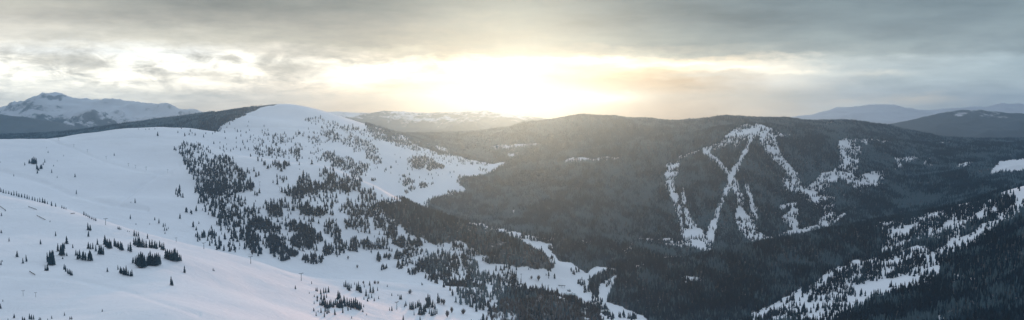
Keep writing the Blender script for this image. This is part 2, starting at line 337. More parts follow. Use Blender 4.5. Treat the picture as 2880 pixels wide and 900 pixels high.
def principled(nt, col, rough=.8, normal=None, spec=.2):
    b = nt.node('ShaderNodeBsdfPrincipled'); nt.set(b.inputs['Base Color'], col); nt.set(b.inputs['Roughness'], rough)
    b.inputs['Specular IOR Level'].default_value = spec
    if normal is not None: nt.l.new(normal, b.inputs['Normal'])
    o = nt.node('ShaderNodeOutputMaterial'); nt.l.new(b.outputs[0], o.inputs[0]); return b
def lin(r, g, b): return tuple(((c/255)/12.92 if c/255 <= .04045 else ((c/255+.055)/1.055)**2.4) for c in (r, g, b))
# snow with forest floor where woods stand
M_SNOW, nt = mat('snow_ground')
geo = nt.node('ShaderNodeNewGeometry').outputs['Position']
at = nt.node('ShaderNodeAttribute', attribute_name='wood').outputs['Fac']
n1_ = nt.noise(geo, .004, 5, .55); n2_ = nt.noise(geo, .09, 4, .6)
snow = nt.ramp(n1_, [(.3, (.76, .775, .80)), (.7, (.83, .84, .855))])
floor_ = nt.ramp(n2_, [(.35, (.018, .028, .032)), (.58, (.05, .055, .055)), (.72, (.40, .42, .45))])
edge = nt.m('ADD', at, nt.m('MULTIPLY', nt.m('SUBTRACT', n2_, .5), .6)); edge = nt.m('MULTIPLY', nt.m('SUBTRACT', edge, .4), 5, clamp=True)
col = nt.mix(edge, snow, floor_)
bp = nt.node('ShaderNodeBump'); bp.inputs['Strength'].default_value = .5; bp.inputs['Distance'].default_value = 4.5
nt.l.new(nt.m('ADD', nt.noise(geo, .035, 5, .6, .6), nt.m('MULTIPLY', nt.noise(geo, .3, 3, .6), .12)), bp.inputs['Height'])
principled(nt, col, .7, bp.outputs[0], .15)
def tree_mat(name, c0, c1, c2):
    m, nt = mat(name)
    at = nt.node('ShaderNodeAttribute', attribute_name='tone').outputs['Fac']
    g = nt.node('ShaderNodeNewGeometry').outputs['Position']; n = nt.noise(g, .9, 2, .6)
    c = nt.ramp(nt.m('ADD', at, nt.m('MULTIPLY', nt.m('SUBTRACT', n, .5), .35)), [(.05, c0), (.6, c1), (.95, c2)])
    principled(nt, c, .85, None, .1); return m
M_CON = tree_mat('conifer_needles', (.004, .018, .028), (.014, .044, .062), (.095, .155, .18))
M_BARE = tree_mat('bare_twigs', (.045, .040, .040), (.095, .082, .078), (.17, .15, .145))
M_BARK, nt = mat('bark'); g = nt.node('ShaderNodeNewGeometry').outputs['Position']
principled(nt, nt.ramp(nt.noise(g, 3, 3, .6), [(.3, (.05, .04, .032)), (.7, (.12, .10, .08))]), .9)
# ------------------------------------------------------------------ light and air
SUN_E, SUN_ANG, HAZE_D, HAZE_G, VB, EXPO, SKYK = 1.15, 2.0, 6.2e-5, .865, 1, .66, .80
DECKG, DECKM = 1.2, 1.12
DN = True
HAZE_C = (.215, .40, .60, 1)
ROWK = 1.4
RK = {330: 1.25, 250: 1.3, 205: 1.15, 160: 1.05, 140: .75, 112: .64, 60: .58, 5: .52}
DECK0, DECK1 = (.35, .42, .52), (.52, .62, .74)
SKYROWS = [  # photo height, [(photo column, colour)]
 (330, [(-400,(205,200,190)),(0,(235,226,208)),(600,(205,190,170)),(900,(130,105,80)),(1300,(60,30,20)),(1700,(120,90,65)),(1900,(190,175,155)),(2150,(180,186,188)),(2576,(150,164,174)),(3200,(140,155,166))]),
 (250, [(-400,(230,225,210)),(0,(250,244,228)),(300,(244,238,222)),(600,(215,206,192)),(900,(170,150,125)),(1300,(90,60,40)),(1700,(140,115,90)),(1900,(190,180,162)),(2150,(165,176,182)),(2576,(146,160,170)),(3200,(140,155,166))]),
 (205, [(-400,(235,230,216)),(0,(252,248,234)),(300,(252,246,230)),(600,(245,235,218)),(1000,(215,190,160)),(1400,(160,118,80)),(1700,(160,132,100)),(1950,(190,188,182)),(2200,(150,162,168)),(2576,(143,158,166)),(3200,(138,152,164))]),
 (160, [(-400,(235,230,216)),(0,(255,250,236)),(400,(255,252,240)),(750,(246,240,225)),(1000,(255,240,214)),(1400,(250,218,172)),(1700,(232,204,164)),(1920,(225,216,198)),(2080,(165,172,172)),(2576,(142,157,165)),(3200,(136,150,162))]),
 (140, [(-400,(255,250,236)),(0,(255,255,250)),(400,(255,255,250)),(700,(240,232,218)),(1000,(190,182,166)),(1150,(150,142,128)),(1400,(150,146,134)),(1560,(200,194,178)),(2000,(160,168,168)),(2576,(140,155,163)),(3200,(136,150,162))]),
 (112, [(-400,(225,220,206)),(0,(246,240,226)),(400,(230,224,208)),(700,(196,191,178)),(1000,(160,156,145)),(1150,(138,136,128)),(1500,(140,148,146)),(2000,(148,160,163)),(2576,(140,155,163)),(3200,(136,150,162))]),
 (60, [(-400,(190,186,176)),(0,(204,198,186)),(600,(178,174,163)),(1000,(150,150,145)),(1300,(128,136,135)),(2000,(130,144,150)),(2576,(134,150,158)),(3200,(136,150,162))]),
 (5, [(-400,(170,168,160)),(0,(178,178,168)),(600,(155,155,146)),(1000,(134,142,141)),(1288,(124,137,139)),(2000,(124,140,147)),(2576,(128,145,153)),(3200,(134,148,160))]),
]
BLOBS = [(730,172,1.25,.5,(150,146,138),.85),(780,185,1.0,.3,(170,165,155),.5),(160,150,1.6,.4,(165,161,152),.8),(240,165,1.0,.25,(180,175,165),.6),(530,186,1.1,.28,(178,172,160),.7),(620,205,1.2,.25,(185,180,168),.6),(1330,250,.9,.25,(255,246,222),.8),(1530,247,1.8,.28,(255,244,218),.8),(2300,250,2.0,.22,(236,226,206),.7),(2130,255,1.2,.2,(225,218,204),.6),(1500,152,3.0,.16,(255,250,235),.8),(1700,162,3.0,.15,(255,248,230),.8),(1860,172,2.6,.14,(255,246,226),.8),(1975,181,1.8,.12,(250,240,220),.7),(1800,188,3.0,.22,(184,182,174),.7),(2200,185,1.6,.16,(205,205,196),.6),(880,195,2.2,.5,(255,253,244),.6)]
# ------------------------------------------------------------------ terrain object
X3 = GX; Y3 = GY
U3, V3 = at2uv(GA.ravel(), GT.ravel())
near = (GS.ravel() > math.log(1100)) & (GS.ravel() < math.log(9000)) & (np.abs(GA.ravel()) < .9)
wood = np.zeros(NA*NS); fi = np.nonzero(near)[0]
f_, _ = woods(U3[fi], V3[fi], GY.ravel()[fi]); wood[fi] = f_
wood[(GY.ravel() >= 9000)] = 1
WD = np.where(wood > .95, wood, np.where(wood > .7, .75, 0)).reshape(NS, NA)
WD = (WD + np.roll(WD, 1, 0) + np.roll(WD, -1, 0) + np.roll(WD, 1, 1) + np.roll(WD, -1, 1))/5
idx = np.arange(NA*NS).reshape(NS, NA)
FQ = np.stack([idx[:-1, :-1], idx[:-1, 1:], idx[1:, 1:], idx[1:, :-1]], -1).reshape(-1, 4)
V = np.stack([GX.ravel(), GY.ravel(), GZ.ravel()+CZ], 1)
tag(mesh_np('terrain', V, FQ, 4, M_SNOW, {'wood': WD.ravel()}, True), kind='structure')
ZMIN = float(V[:, 2].min())
# ------------------------------------------------------------------ distant mountains
M_MTN, nt = mat('mountain_snow_and_woods')
geo = nt.node('ShaderNodeNewGeometry'); pos = geo.outputs['Position']
sp_ = nt.node('ShaderNodeSeparateXYZ'); nt.l.new(pos, sp_.inputs[0]); zz = sp_.outputs[2]
nrm = nt.node('ShaderNodeSeparateXYZ'); nt.l.new(geo.outputs['Normal'], nrm.inputs[0])
line = nt.node('ShaderNodeAttribute', attribute_name='treeline').outputs['Fac']
big = nt.noise(pos, .0011, 6, .62); fine = nt.noise(pos, .0075, 6, .7)
tl = nt.m('ADD', nt.m('DIVIDE', nt.m('SUBTRACT', line, zz), 220), nt.m('MULTIPLY', nt.m('SUBTRACT', big, .5), 2.2))
tl = nt.m('MULTIPLY', nt.m('ADD', tl, nt.m('MULTIPLY', nt.m('SUBTRACT', fine, .5), 2.4)), 3, clamp=True)
rock = nt.m('MULTIPLY', nt.m('SUBTRACT', nt.m('ADD', nt.m('MULTIPLY', nt.m('SUBTRACT', .80, nrm.outputs[2]), 1.1), nt.m('ADD', nt.m('MULTIPLY', fine, .75), nt.m('MULTIPLY', big, .25))), .50), 8, clamp=True)
c = nt.mix(rock, (.80, .81, .84, 1), (.22, .22, .23, 1)); c = nt.mix(tl, c, (.085, .10, .10, 1))  # rock and woods colours lightened to stand in for thicker haze
principled(nt, c, .9)
def mountain(prof, y0, depth, base, rough, treel, seed, spread=2600, na=420, ns=150, scale=1500, drop=1.0):
    """a range of real depth: crest line at distance y0 with flanks falling to the base level on both sides"""
    p = np.array([(*uv2at(u, v),) for u, v in prof]); A = np.linspace(p[0, 0], p[-1, 0], na)
    crest = np.interp(A, p[:, 0], p[:, 1]*y0); k = np.exp(-np.linspace(-2.5, 2.5, 9)**2); crest = np.convolve(np.pad(crest, 4, 'edge'), k/k.sum(), 'valid')
    Sx = np.linspace(-1, 1, ns); yy = y0 + Sx*depth
    a2, y2 = np.meshgrid(A, yy); x2 = a2*y0                        # straight strips, a true slab of land
    q = np.abs(Sx)[:, None]; prof_ = (1-q)**1.25
    h = (crest[None]-base)*prof_
    r = ridged(x2/scale+seed, y2/scale, 6, seed)
    z = base + h + rough*(r-.62)*(.42+1.2*np.clip(q, 0, .5))*np.clip(h/200, 0, 1)
    endf = np.clip(np.minimum(np.arange(na), na-1-np.arange(na))/30, 0, 1)[None]; z = base + (z-base)*endf
    id2 = np.arange(na*ns).reshape(ns, na)
    Fq = np.stack([id2[:-1, :-1], id2[:-1, 1:], id2[1:, 1:], id2[1:, :-1]], -1).reshape(-1, 4)
    Vv = np.stack([x2.ravel(), y2.ravel(), z.ravel()+CZ], 1)
    o = mesh_np('mountains', Vv, Fq, 4, M_MTN, {'treeline': np.full(na*ns, treel+CZ)}, False)
    return tag(o, kind='structure')
B = -525
mountain([(-500,262),(-250,250),(-60,268),(0,264),(50,252),(90,243),(130,233),(165,240),(215,246),(262,244),(310,252),(360,255),(430,258),(490,280),(560,296),(680,305),(800,330)], 13000, 3600, B, 430, -110, 3, scale=1000)
mountain([(-600,300),(-200,290),(0,284),(60,296),(120,306),(240,330),(320,350)], 9600, 1900, B, 260, 300, 9, scale=1500)
mountain([(520,330),(640,300),(740,268),(800,262),(850,257),(920,263),(1000,256),(1080,262),(1180,270),(1300,288),(1420,300),(1560,316)], 11300, 3400, B, 420, -40, 5, scale=2100)
mountain([(1650,320),(1760,310),(1850,296),(1950,285),(2040,286),(2130,268),(2200,256),(2250,251),(2310,262),(2370,267),(2440,262),(2576,252),(2800,246),(3100,250)], 15800, 2900, B, 420, -250, 12, scale=2600)
mountain([(2080,335),(2200,308),(2300,293),(2380,280),(2425,273),(2470,279),(2530,287),(2600,284),(2760,276),(3100,262)], 11800, 2900, B, 300, 75, 15, scale=1900)
# ------------------------------------------------------------------ trees
def conifer_mesh(tiers, k, rad, seed, bare_low=.06, droop=.35):
    r = np.random.default_rng(seed); V = []; Fc = []
    lean = r.normal(0, .015, 2)
    for i in range(tiers):
        q = i/tiers; z0 = bare_low + (1-bare_low)*q*.93; R = rad*((1-q)**.85)*(1+r.normal(0, .10)) + .012
        th = (1-bare_low)/tiers*(2.1 if i < tiers-1 else 1.0); top = min(1.0, z0 + th)
        n = 2*k; b = len(V); ph = r.random()*7
        V.append((lean[0]*top, lean[1]*top, top if i < tiers-1 else 1.0))
        for j in range(n):
            an = ph + 2*math.pi*j/n + r.normal(0, .1); rr = R*(1.0 if j % 2 == 0 else .52)*(1+r.normal(0, .16))
            zz = z0 - droop*rr*(.6 if j % 2 == 0 else -.2) + r.normal(0, .012)
            V.append((lean[0]*z0+rr*math.cos(an), lean[1]*z0+rr*math.sin(an), max(zz, .02)))
        for j in range(n): Fc.append((b, b+1+j, b+1+(j+1) % n))
    return np.array(V), np.array(Fc)
def far_conifer(seed):
    r = np.random.default_rng(seed); V = []; Fc = []
    for z0, z1, R in ((.03, .68, .21), (.40, 1., .135)):
        b = len(V); V.append((r.normal(0, .01), r.normal(0, .01), z1)); ph = r.random()*7
        for j in range(5): an = ph+2*math.pi*j/5; rr = R*(1+r.normal(0, .22)); V.append((rr*math.cos(an), rr*math.sin(an), z0+r.normal(0, .03)))
        for j in range(5): Fc.append((b, b+1+j, b+1+(j+1) % 5))
    return np.array(V), np.array(Fc)
def bare_mesh(n, seed, wide=.3, low=.1):
    """leafless crown: many thin upright twigs and limbs"""
    r = np.random.default_rng(seed); V = []; Fc = []
    for i in range(n):
        an = r.random()*6.283; q = r.random()**.6; z0 = low + .35*r.random(); x0 = .03*math.cos(an); y0 = .03*math.sin(an)
        x1 = wide*q*math.cos(an); y1 = wide*q*math.sin(an); z1 = (1 - .55*q*q)*(.75+.25*r.random())
        w = .012 + .01*r.random(); pa = r.random()*3.14; b = len(V)
        xm, ym, zm = x0+(x1-x0)*.55, y0+(y1-y0)*.55, z0+(z1-z0)*.4
        V += [(x0+w*math.cos(pa), y0+w*math.sin(pa), z0-.1), (x0-w*math.cos(pa), y0-w*math.sin(pa), z0-.1), (xm+w*math.cos(pa), ym+w*math.sin(pa), zm), (xm-w*math.cos(pa), ym-w*math.sin(pa), zm), (x1, y1, z1)]
        Fc += [(b, b+1, b+3), (b, b+3, b+2), (b+2, b+3, b+4)]
    return np.array(V), np.array(Fc)
def bake(name, protos, x, y, z, h, wfac, tone, material):
    """one mesh holding every tree of a mass"""
    VV = []; FF = []; TT = []; off = 0; n = len(x); which = rng.integers(0, len(protos), n); ang = rng.random(n)*6.283
    for k, (pv, pf) in enumerate(protos):
        m = np.nonzero(which == k)[0]
        if not len(m): continue
        c, s = np.cos(ang[m])[:, None], np.sin(ang[m])[:, None]; hh = h[m][:, None]; ww = hh*wfac[m][:, None]
        vx = (pv[None, :, 0]*c - pv[None, :, 1]*s)*ww + x[m][:, None]; vy = (pv[None, :, 0]*s + pv[None, :, 1]*c)*ww + y[m][:, None]
        vz = pv[None, :, 2]*hh + z[m][:, None]
        VV.append(np.stack([vx, vy, vz], -1).reshape(-1, 3)); nv = len(pv)
        FF.append((pf[None] + (np.arange(len(m))*nv)[:, None, None] + off).reshape(-1, 3)); off += len(m)*nv
        TT.append(np.repeat(tone[m], nv))
    return mesh_np(name, np.concatenate(VV), np.concatenate(FF), 3, material, {'tone': np.concatenate(TT)})
# closed woods and the scattered trees of the clearings: candidates spread evenly over the ground
def visible(x, y, z, h, margin):
    a = x/y; s = np.log(y); cm = gsample(CM, a, s-.004)
    return (z+h)/y > cm - margin
ymin, ymax, aw = 1300., 7400., .70
area = aw*(ymax**2-ymin**2); N = int(area/46)
y = np.sqrt(rng.random(N)*(ymax**2-ymin**2)+ymin**2); a = (rng.random(N)*2-1)*aw
keep = rng.random(N) < np.clip(1.55-.00013*y, .5, 1); y = y[keep]; a = a[keep]; x = a*y
z = hz(x, y); vis = visible(x, y, z, 14, .004); x, y, z, a = x[vis], y[vis], z[vis], a[vis]
u, v = at2uv(a, z/y)
jit = np.where((u < 1160) & (y < 5000), 5.0, np.where(y < 3700, 1.2, 2.0)); f, sp = woods(u + jit*rng.normal(0, 1, len(u)), v + .55*jit*rng.normal(0, 1, len(u)), y)
clump = np.clip(fbm(x/38, y/55, 2, 77)*1.9+.75, 0, 2.2)
thin = fbm(x/160, y/200, 3, 91)
r = rng.random(len(x)); k_wood = (f > .2) & (r < f*np.where(f > .95, np.where(thin > .42, .6, .97), np.where(f > .7, np.clip(clump*1.8, .55, 1.25), np.clip(clump*1.1, .15, 1.6)))); k_sp = (f <= .2) & (r < sp*clump*np.where(y < 3300, 1.25, .95)); k_wood &= ~((u < 760) & (y > 4300) & (rng.random(len(u)) < (u-575)/85))
sel = k_wood | k_sp; x, y, z, u, v, k_sp = x[sel], y[sel], z[sel], u[sel], v[sel], k_sp[sel]
bare = np.zeros(len(x))
bare[inpoly(u, v, CPL('B4', [(-60,700),(120,690),(200,640),(420,700),(520,730),(520,900),(-300,900)])) & (y < 2600)] = .9
bare[inpoly(u, v, CPL('B4', [(60,375),(130,395),(250,480),(240,530),(90,520),(60,440)])) & (y > 2300) & (y < 3100)] = .75
bare[inpoly(u, v, CPL('B3', [(660,350),(700,310),(966,370),(1000,520),(900,470),(720,400)])) & (y > 2300) & (y < 3100)] = .4
bare[inpoly(u, v, CPL('B3', [(600,600),(700,600),(860,650),(860,720),(700,700)])) & (y < 2400)] = .25
bare[inpoly(u, v, CPL('B3', [(820,765),(1000,755),(1000,900),(700,900)])) & (y < 2400)] = .8
isb = rng.random(len(x)) < bare
h = np.where(k_sp, rng.uniform(10, 18, len(x)), rng.normal(14, 2.6, len(x)).clip(8, 21)); h[isb] *= .8; h = np.where((u > 540) & (u < 660) & (v < 300), h*.65, h)
tone = np.clip(rng.normal(.34, .3, len(x)) + .9*thin[sel] + 1.0*fbm(x/38, y/110, 3, 95), 0, 1); tone[y > 3300] += .26; tone[y <= 3300] += .05; tone[k_sp] *= .6  # far trees toned lighter, haze lift put into their colour
FARP = [far_conifer(100+i) for i in range(8)]; MIDP = [conifer_mesh(5, 4, .19, 200+i) for i in range(8)]; BAREP = [bare_mesh(26, 300+i) for i in range(6)]
zz_ = z + CZ - .3
print('trees in woods', len(x), 'bare', isb.sum())
wf = rng.uniform(.8, 1.15, len(x))
east = (x > .1*y) | (y > 3300)                 # the wooded mountain side against the spur and knoll
nearm = y < 3300
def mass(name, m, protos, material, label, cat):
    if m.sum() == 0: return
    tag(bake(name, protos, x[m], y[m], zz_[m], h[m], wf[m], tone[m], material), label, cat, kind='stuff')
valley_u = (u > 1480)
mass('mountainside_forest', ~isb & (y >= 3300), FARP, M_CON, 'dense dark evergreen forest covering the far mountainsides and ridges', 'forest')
mass('ridge_forest', ~isb & (y < 3300) & valley_u, MIDP, M_CON, 'darkest blue green evergreen forest on the nearer ridge cut by snowy ski runs', 'forest')
mass('spur_forest', ~isb & (y < 3300) & ~valley_u, MIDP, M_CON, 'dark evergreen woods on the snowy spurs and hollow above the valley bottom', 'forest')
mass('bare_forest', isb, BAREP, M_BARE, 'brown leafless woods on the spur ends above the valley bottom', 'woods')
# scattered trees on the open snow: (crop, cx, cy, rx, ry, count)
SC = [('A2',150,450,120,45,60),('A2',120,520,55,60,46),('A2',160,590,40,50,36),('A2',280,560,95,70,80),('A2',390,560,90,50,60),('A2',220,670,50,50,30),('A2',300,640,70,50,44),('A2',400,660,70,50,46),('A2',480,620,50,40,22),('A2',530,660,35,40,25),('A2',250,745,70,60,64),('A2',350,765,70,50,60),('A2',500,750,50,50,34),('A2',600,740,30,35,22),('A2',650,790,30,20,4),
('A2',720,330,30,30,8),('A2',640,400,60,50,18),('A2',700,470,80,40,40),('A2',790,490,80,40,44),('A2',800,385,60,40,26),('A2',860,390,40,25,16),('A2',960,440,40,30,12),('A2',955,495,30,40,46),('A2',905,470,14,25,10),('A2',980,340,50,20,12),('A2',1080,390,50,30,22),('A2',1110,500,60,60,15),('A2',1200,510,50,40,60),('A2',1250,560,40,40,70),('A2',1230,370,60,40,60),('A2',1160,340,50,30,24),('A2',1100,240,80,25,26),('A2',1200,290,80,35,34),
('A2',800,578,50,18,14),('A2',870,576,26,10,12),('A2',830,605,30,30,10),('A2',830,695,60,30,10),('A2',1000,690,50,40,22),('A2',1050,745,110,40,90),('A2',1180,650,55,50,34),('A2',1220,690,50,40,30),('A2',970,780,50,30,26),('A2',1200,745,80,40,34),('A2',640,420,330,150,46),('A2',1050,450,230,170,40),('A2',300,330,260,40,14),('A2',620,640,60,40,6),('A2',740,600,20,14,3),
('A3',150,430,90,50,90),('A3',230,490,50,50,80),('A3',270,545,40,30,30),('A3',80,400,70,35,40),('A3',40,570,60,50,100),('A3',150,600,70,35,80),('A3',120,645,60,25,40),('A3',200,340,150,40,70),('A3',330,365,110,30,80),('A3',60,300,70,20,40),('A3',480,410,60,30,60),('A3',590,545,85,35,200),('A3',690,580,45,30,110),('A3',580,590,50,20,70),('A3',760,590,22,16,26),('A3',655,610,24,10,16),('A3',500,705,48,22,46),('A3',480,730,20,10,8),('A3',615,735,36,18,44),('A3',530,755,20,20,18),('A3',490,785,14,12,8),('A3',475,663,20,8,10),('A3',332,620,12,16,8),('A3',240,685,18,12,7),('A3',600,600,300,160,50),('A3',880,530,160,40,50),('A3',700,470,130,40,50),('A3',960,535,60,20,24),('A3',1065,612,40,14,14),('A3',985,568,12,10,6),('A3',930,690,50,24,60),('A3',960,740,34,20,34),('A3',1010,690,50,30,50),('A3',850,785,60,12,24),('A3',20,720,50,60,44),('A3',110,700,60,20,12),('A3',1080,570,60,20,20),
('B2',250,100,95,80,150),('B2',330,60,80,60,60),('B2',440,50,35,35,16),('B2',290,200,70,50,40),('B2',390,170,40,60,24),('B2',300,240,40,40,20),('B2',450,200,50,30,20),('B2',330,260,80,50,34),('B2',500,265,70,28,90),('B2',545,290,50,26,50),('B2',590,200,45,45,36),('B2',640,170,90,40,46),('B2',740,90,110,30,90),('B2',850,60,90,25,50),('B2',690,100,20,20,5),('B2',760,170,45,20,28),('B2',820,200,60,20,70),('B2',770,200,20,25,24),('B2',430,320,35,50,50),('B2',470,370,40,40,60),('B2',370,320,50,50,26),('B2',590,370,55,40,100),('B2',620,420,55,26,50),('B2',700,280,60,24,54),('B2',765,310,50,30,70),('B2',750,370,75,50,150),('B2',690,435,28,14,34),('B2',842,345,16,22,20),('B2',890,415,28,28,44),('B2',800,465,55,24,46),('B2',640,460,28,12,12),('B2',500,420,36,20,16),('B2',345,400,90,24,18),('B2',275,350,70,40,16),('B2',240,330,20,24,10),('B2',185,335,14,16,7),('B2',160,340,20,20,6),('B2',230,180,50,50,10),('B2',120,250,80,70,9),('B2',40,90,36,30,12),('B2',470,250,230,130,80),('B2',750,250,200,180,80),('B2',910,290,36,50,44),('B2',945,340,22,50,36),('B2',950,420,16,30,14),('B2',900,130,60,50,28),('B2',905,60,50,40,20),
('B3',40,50,60,45,60),('B3',150,110,45,40,50),('B3',60,180,75,30,40),('B3',180,190,60,30,50),('B3',100,220,60,30,36),('B3',60,260,55,30,30),('B3',230,260,50,40,40),('B3',280,315,36,34,60),('B3',120,285,50,40,26),('B3',75,390,26,34,46),('B3',140,385,28,24,26),('B3',190,395,10,14,6),('B3',215,380,50,30,26),('B3',350,370,55,26,70),('B3',430,380,30,16,40),('B3',325,445,26,24,30),('B3',212,458,14,16,12),('B3',262,450,20,16,12),('B3',400,430,45,30,34),('B3',370,490,46,24,16),('B3',330,508,30,10,6),('B3',450,500,26,34,56),('B3',400,540,22,18,12),('B3',238,510,18,14,7),('B3',470,420,14,10,4),('B3',650,400,45,22,20),('B3',20,400,28,30,14),('B3',740,420,50,30,40),('B3',500,505,40,40,40),('B3',120,150,110,110,50),('B3',250,300,200,130,50),('B3',930,560,60,60,40),('B3',900,660,60,30,16),('B3',640,700,30,30,16),('B3',250,160,50,30,30),('B4',530,765,24,24,16),('B4',560,790,30,14,14),('B4',490,720,20,30,14),('B4',460,690,16,20,8),('B4',395,600,30,30,12),('B4',420,640,24,14,8),('B4',680,800,30,14,14),('B4',620,785,14,10,5),('B4',540,600,20,24,10),('B4',10,600,24,30,14),('B4',200,560,14,10,3),('B4',240,572,10,6,2),('B4',350,535,26,14,8)]
sx, sy_, sh, skind = [], [], [], []
for k, cx, cy_, rx, ry, n in SC:
    n = int(n*1.2); an = rng.random(n)*6.283; rr = np.sqrt(rng.random(n))*(.75+.5*rng.random(n))
    uu, vv = cu(k, cx+rx*rr*np.cos(an), cy_+ry*rr*np.sin(an))
    if len(np.atleast_1d(uu)) == 0: continue
    px, py, pz, ok = hit(uu, vv)
    ok &= (py > 2080) & (py < 7000)
    sx.append(px[ok]); sy_.append(py[ok])
sx = np.concatenate(sx); sy_ = np.concatenate(sy_); sz = hz(sx, sy_)
n = len(sx); sh = np.where(rng.random(n) < .2, rng.uniform(5, 9, n), rng.uniform(9, 17, n)) * np.where(sy_ > 3300, .95, 1.0)
# small far bushes along the bowl crest
print('scattered trees', n)
SCP = [conifer_mesh(6, 5, .22, 400+i) for i in range(10)]
# ------------------------------------------------------------------ single trees
exec_list = []
HI = [conifer_mesh(12, 8, r_, 500+i, .07) for i, r_ in enumerate((.15, .17, .19, .21, .24, .26, .30, .16, .20, .23))]
HIM = []
for i, (pv, pf) in enumerate(HI):
    o = mesh_np('crown', pv, pf, 3, M_CON, {'tone': np.clip(.38 + rng.normal(0, .1) + .25*rng.random(len(pv))*np.hypot(pv[:, 0], pv[:, 1])/.2, 0, 1)}); HIM.append(o.data); bpy.data.objects.remove(o)
def cyl(z0, z1, r0, r1, n=8, x=0, y=0, dx=0, dy=0):
    V = []; Fq = []
    for k, (zz, rr) in enumerate(((z0, r0), (z1, r1))):
        for j in range(n): an = 6.283185*j/n; V.append((x+dx*k+rr*math.cos(an), y+dy*k+rr*math.sin(an), zz))
    for j in range(n): Fq.append((j, (j+1) % n, n+(j+1) % n, n+j))
    return V, Fq
def mesh_py(name, V, Fc, material):
    me = bpy.data.meshes.new(name); me.from_pydata([tuple(map(float, p)) for p in V], [], [tuple(map(int, q)) for q in Fc]); me.materials.append(material); me.update(); return me
def joined(parts):
    V = []; Fc = []
    for v_, f_ in parts:
        b = len(V); V += list(v_); Fc += [tuple(b+i for i in q) for q in f_]
    return V, Fc
def box(cx, cy_, cz_, sx_, sy2, sz_, rot=0):
    c, s = math.cos(rot), math.sin(rot); V = []
    for dz in (-.5, .5):
        for dx, dy in ((-.5, -.5), (.5, -.5), (.5, .5), (-.5, .5)):
            ax, ay = dx*sx_, dy*sy2; V.append((cx+ax*c-ay*s, cy_+ax*s+ay*c, cz_+dz*sz_))
    return V, [(3, 2, 1, 0), (4, 5, 6, 7), (0, 1, 5, 4), (1, 2, 6, 5), (2, 3, 7, 6), (3, 0, 4, 7)]
TRUNK = mesh_py('trunk', *cyl(-.06, .9, .016, .003, 8), M_BARK)
def part(name, me, parent, label=None):
    o = bpy.data.objects.new(name, me); COL.objects.link(o); o.parent = parent
    if label: o['label'] = label
    return o
def empty(name, loc, rz=0, sc=None):
    o = bpy.data.objects.new(name, None); COL.objects.link(o); o.location = loc; o.rotation_euler = (0, 0, rz)
    if sc: o.scale = sc
    return o
PROTO = {}
def place_tree(x, y, z, h, variant, label, group, wide=1.0):
    if variant not in PROTO:                    # the first of each kind is built, the rest are copies of it and its parts
        t = empty('conifer_tree', (0, 0, 0)); part('crown', HIM[variant], t); part('trunk', TRUNK, t); PROTO[variant] = t
    else:
        src = PROTO[variant]; t = src.copy(); COL.objects.link(t)
        for ch in src.children: c_ = ch.copy(); COL.objects.link(c_); c_.parent = t
    t.location = (x, y, z+CZ-.3); t.rotation_euler = (random.gauss(0, .02), random.gauss(0, .02), random.random()*6.28); t.scale = (h*wide, h*wide, h)
    tag(t, label, 'tree', group); return t
ORD = ['leftmost', 'second from the left', 'third from the left', 'fourth from the left', 'fifth from the left', 'sixth from the left', 'seventh from the left', 'eighth from the left', 'ninth from the left', 'tenth from the left']
ORDR = ['rightmost', 'second from the right', 'third from the right', 'fourth from the right', 'fifth from the right', 'sixth from the right', 'seventh from the right', 'eighth from the right', 'ninth from the right', 'tenth from the right']
def ordinal(i, n):
    j = n-1-i
    if i <= j: return ORD[i] if i < 10 else None
    return ORDR[j] if j < 10 else None
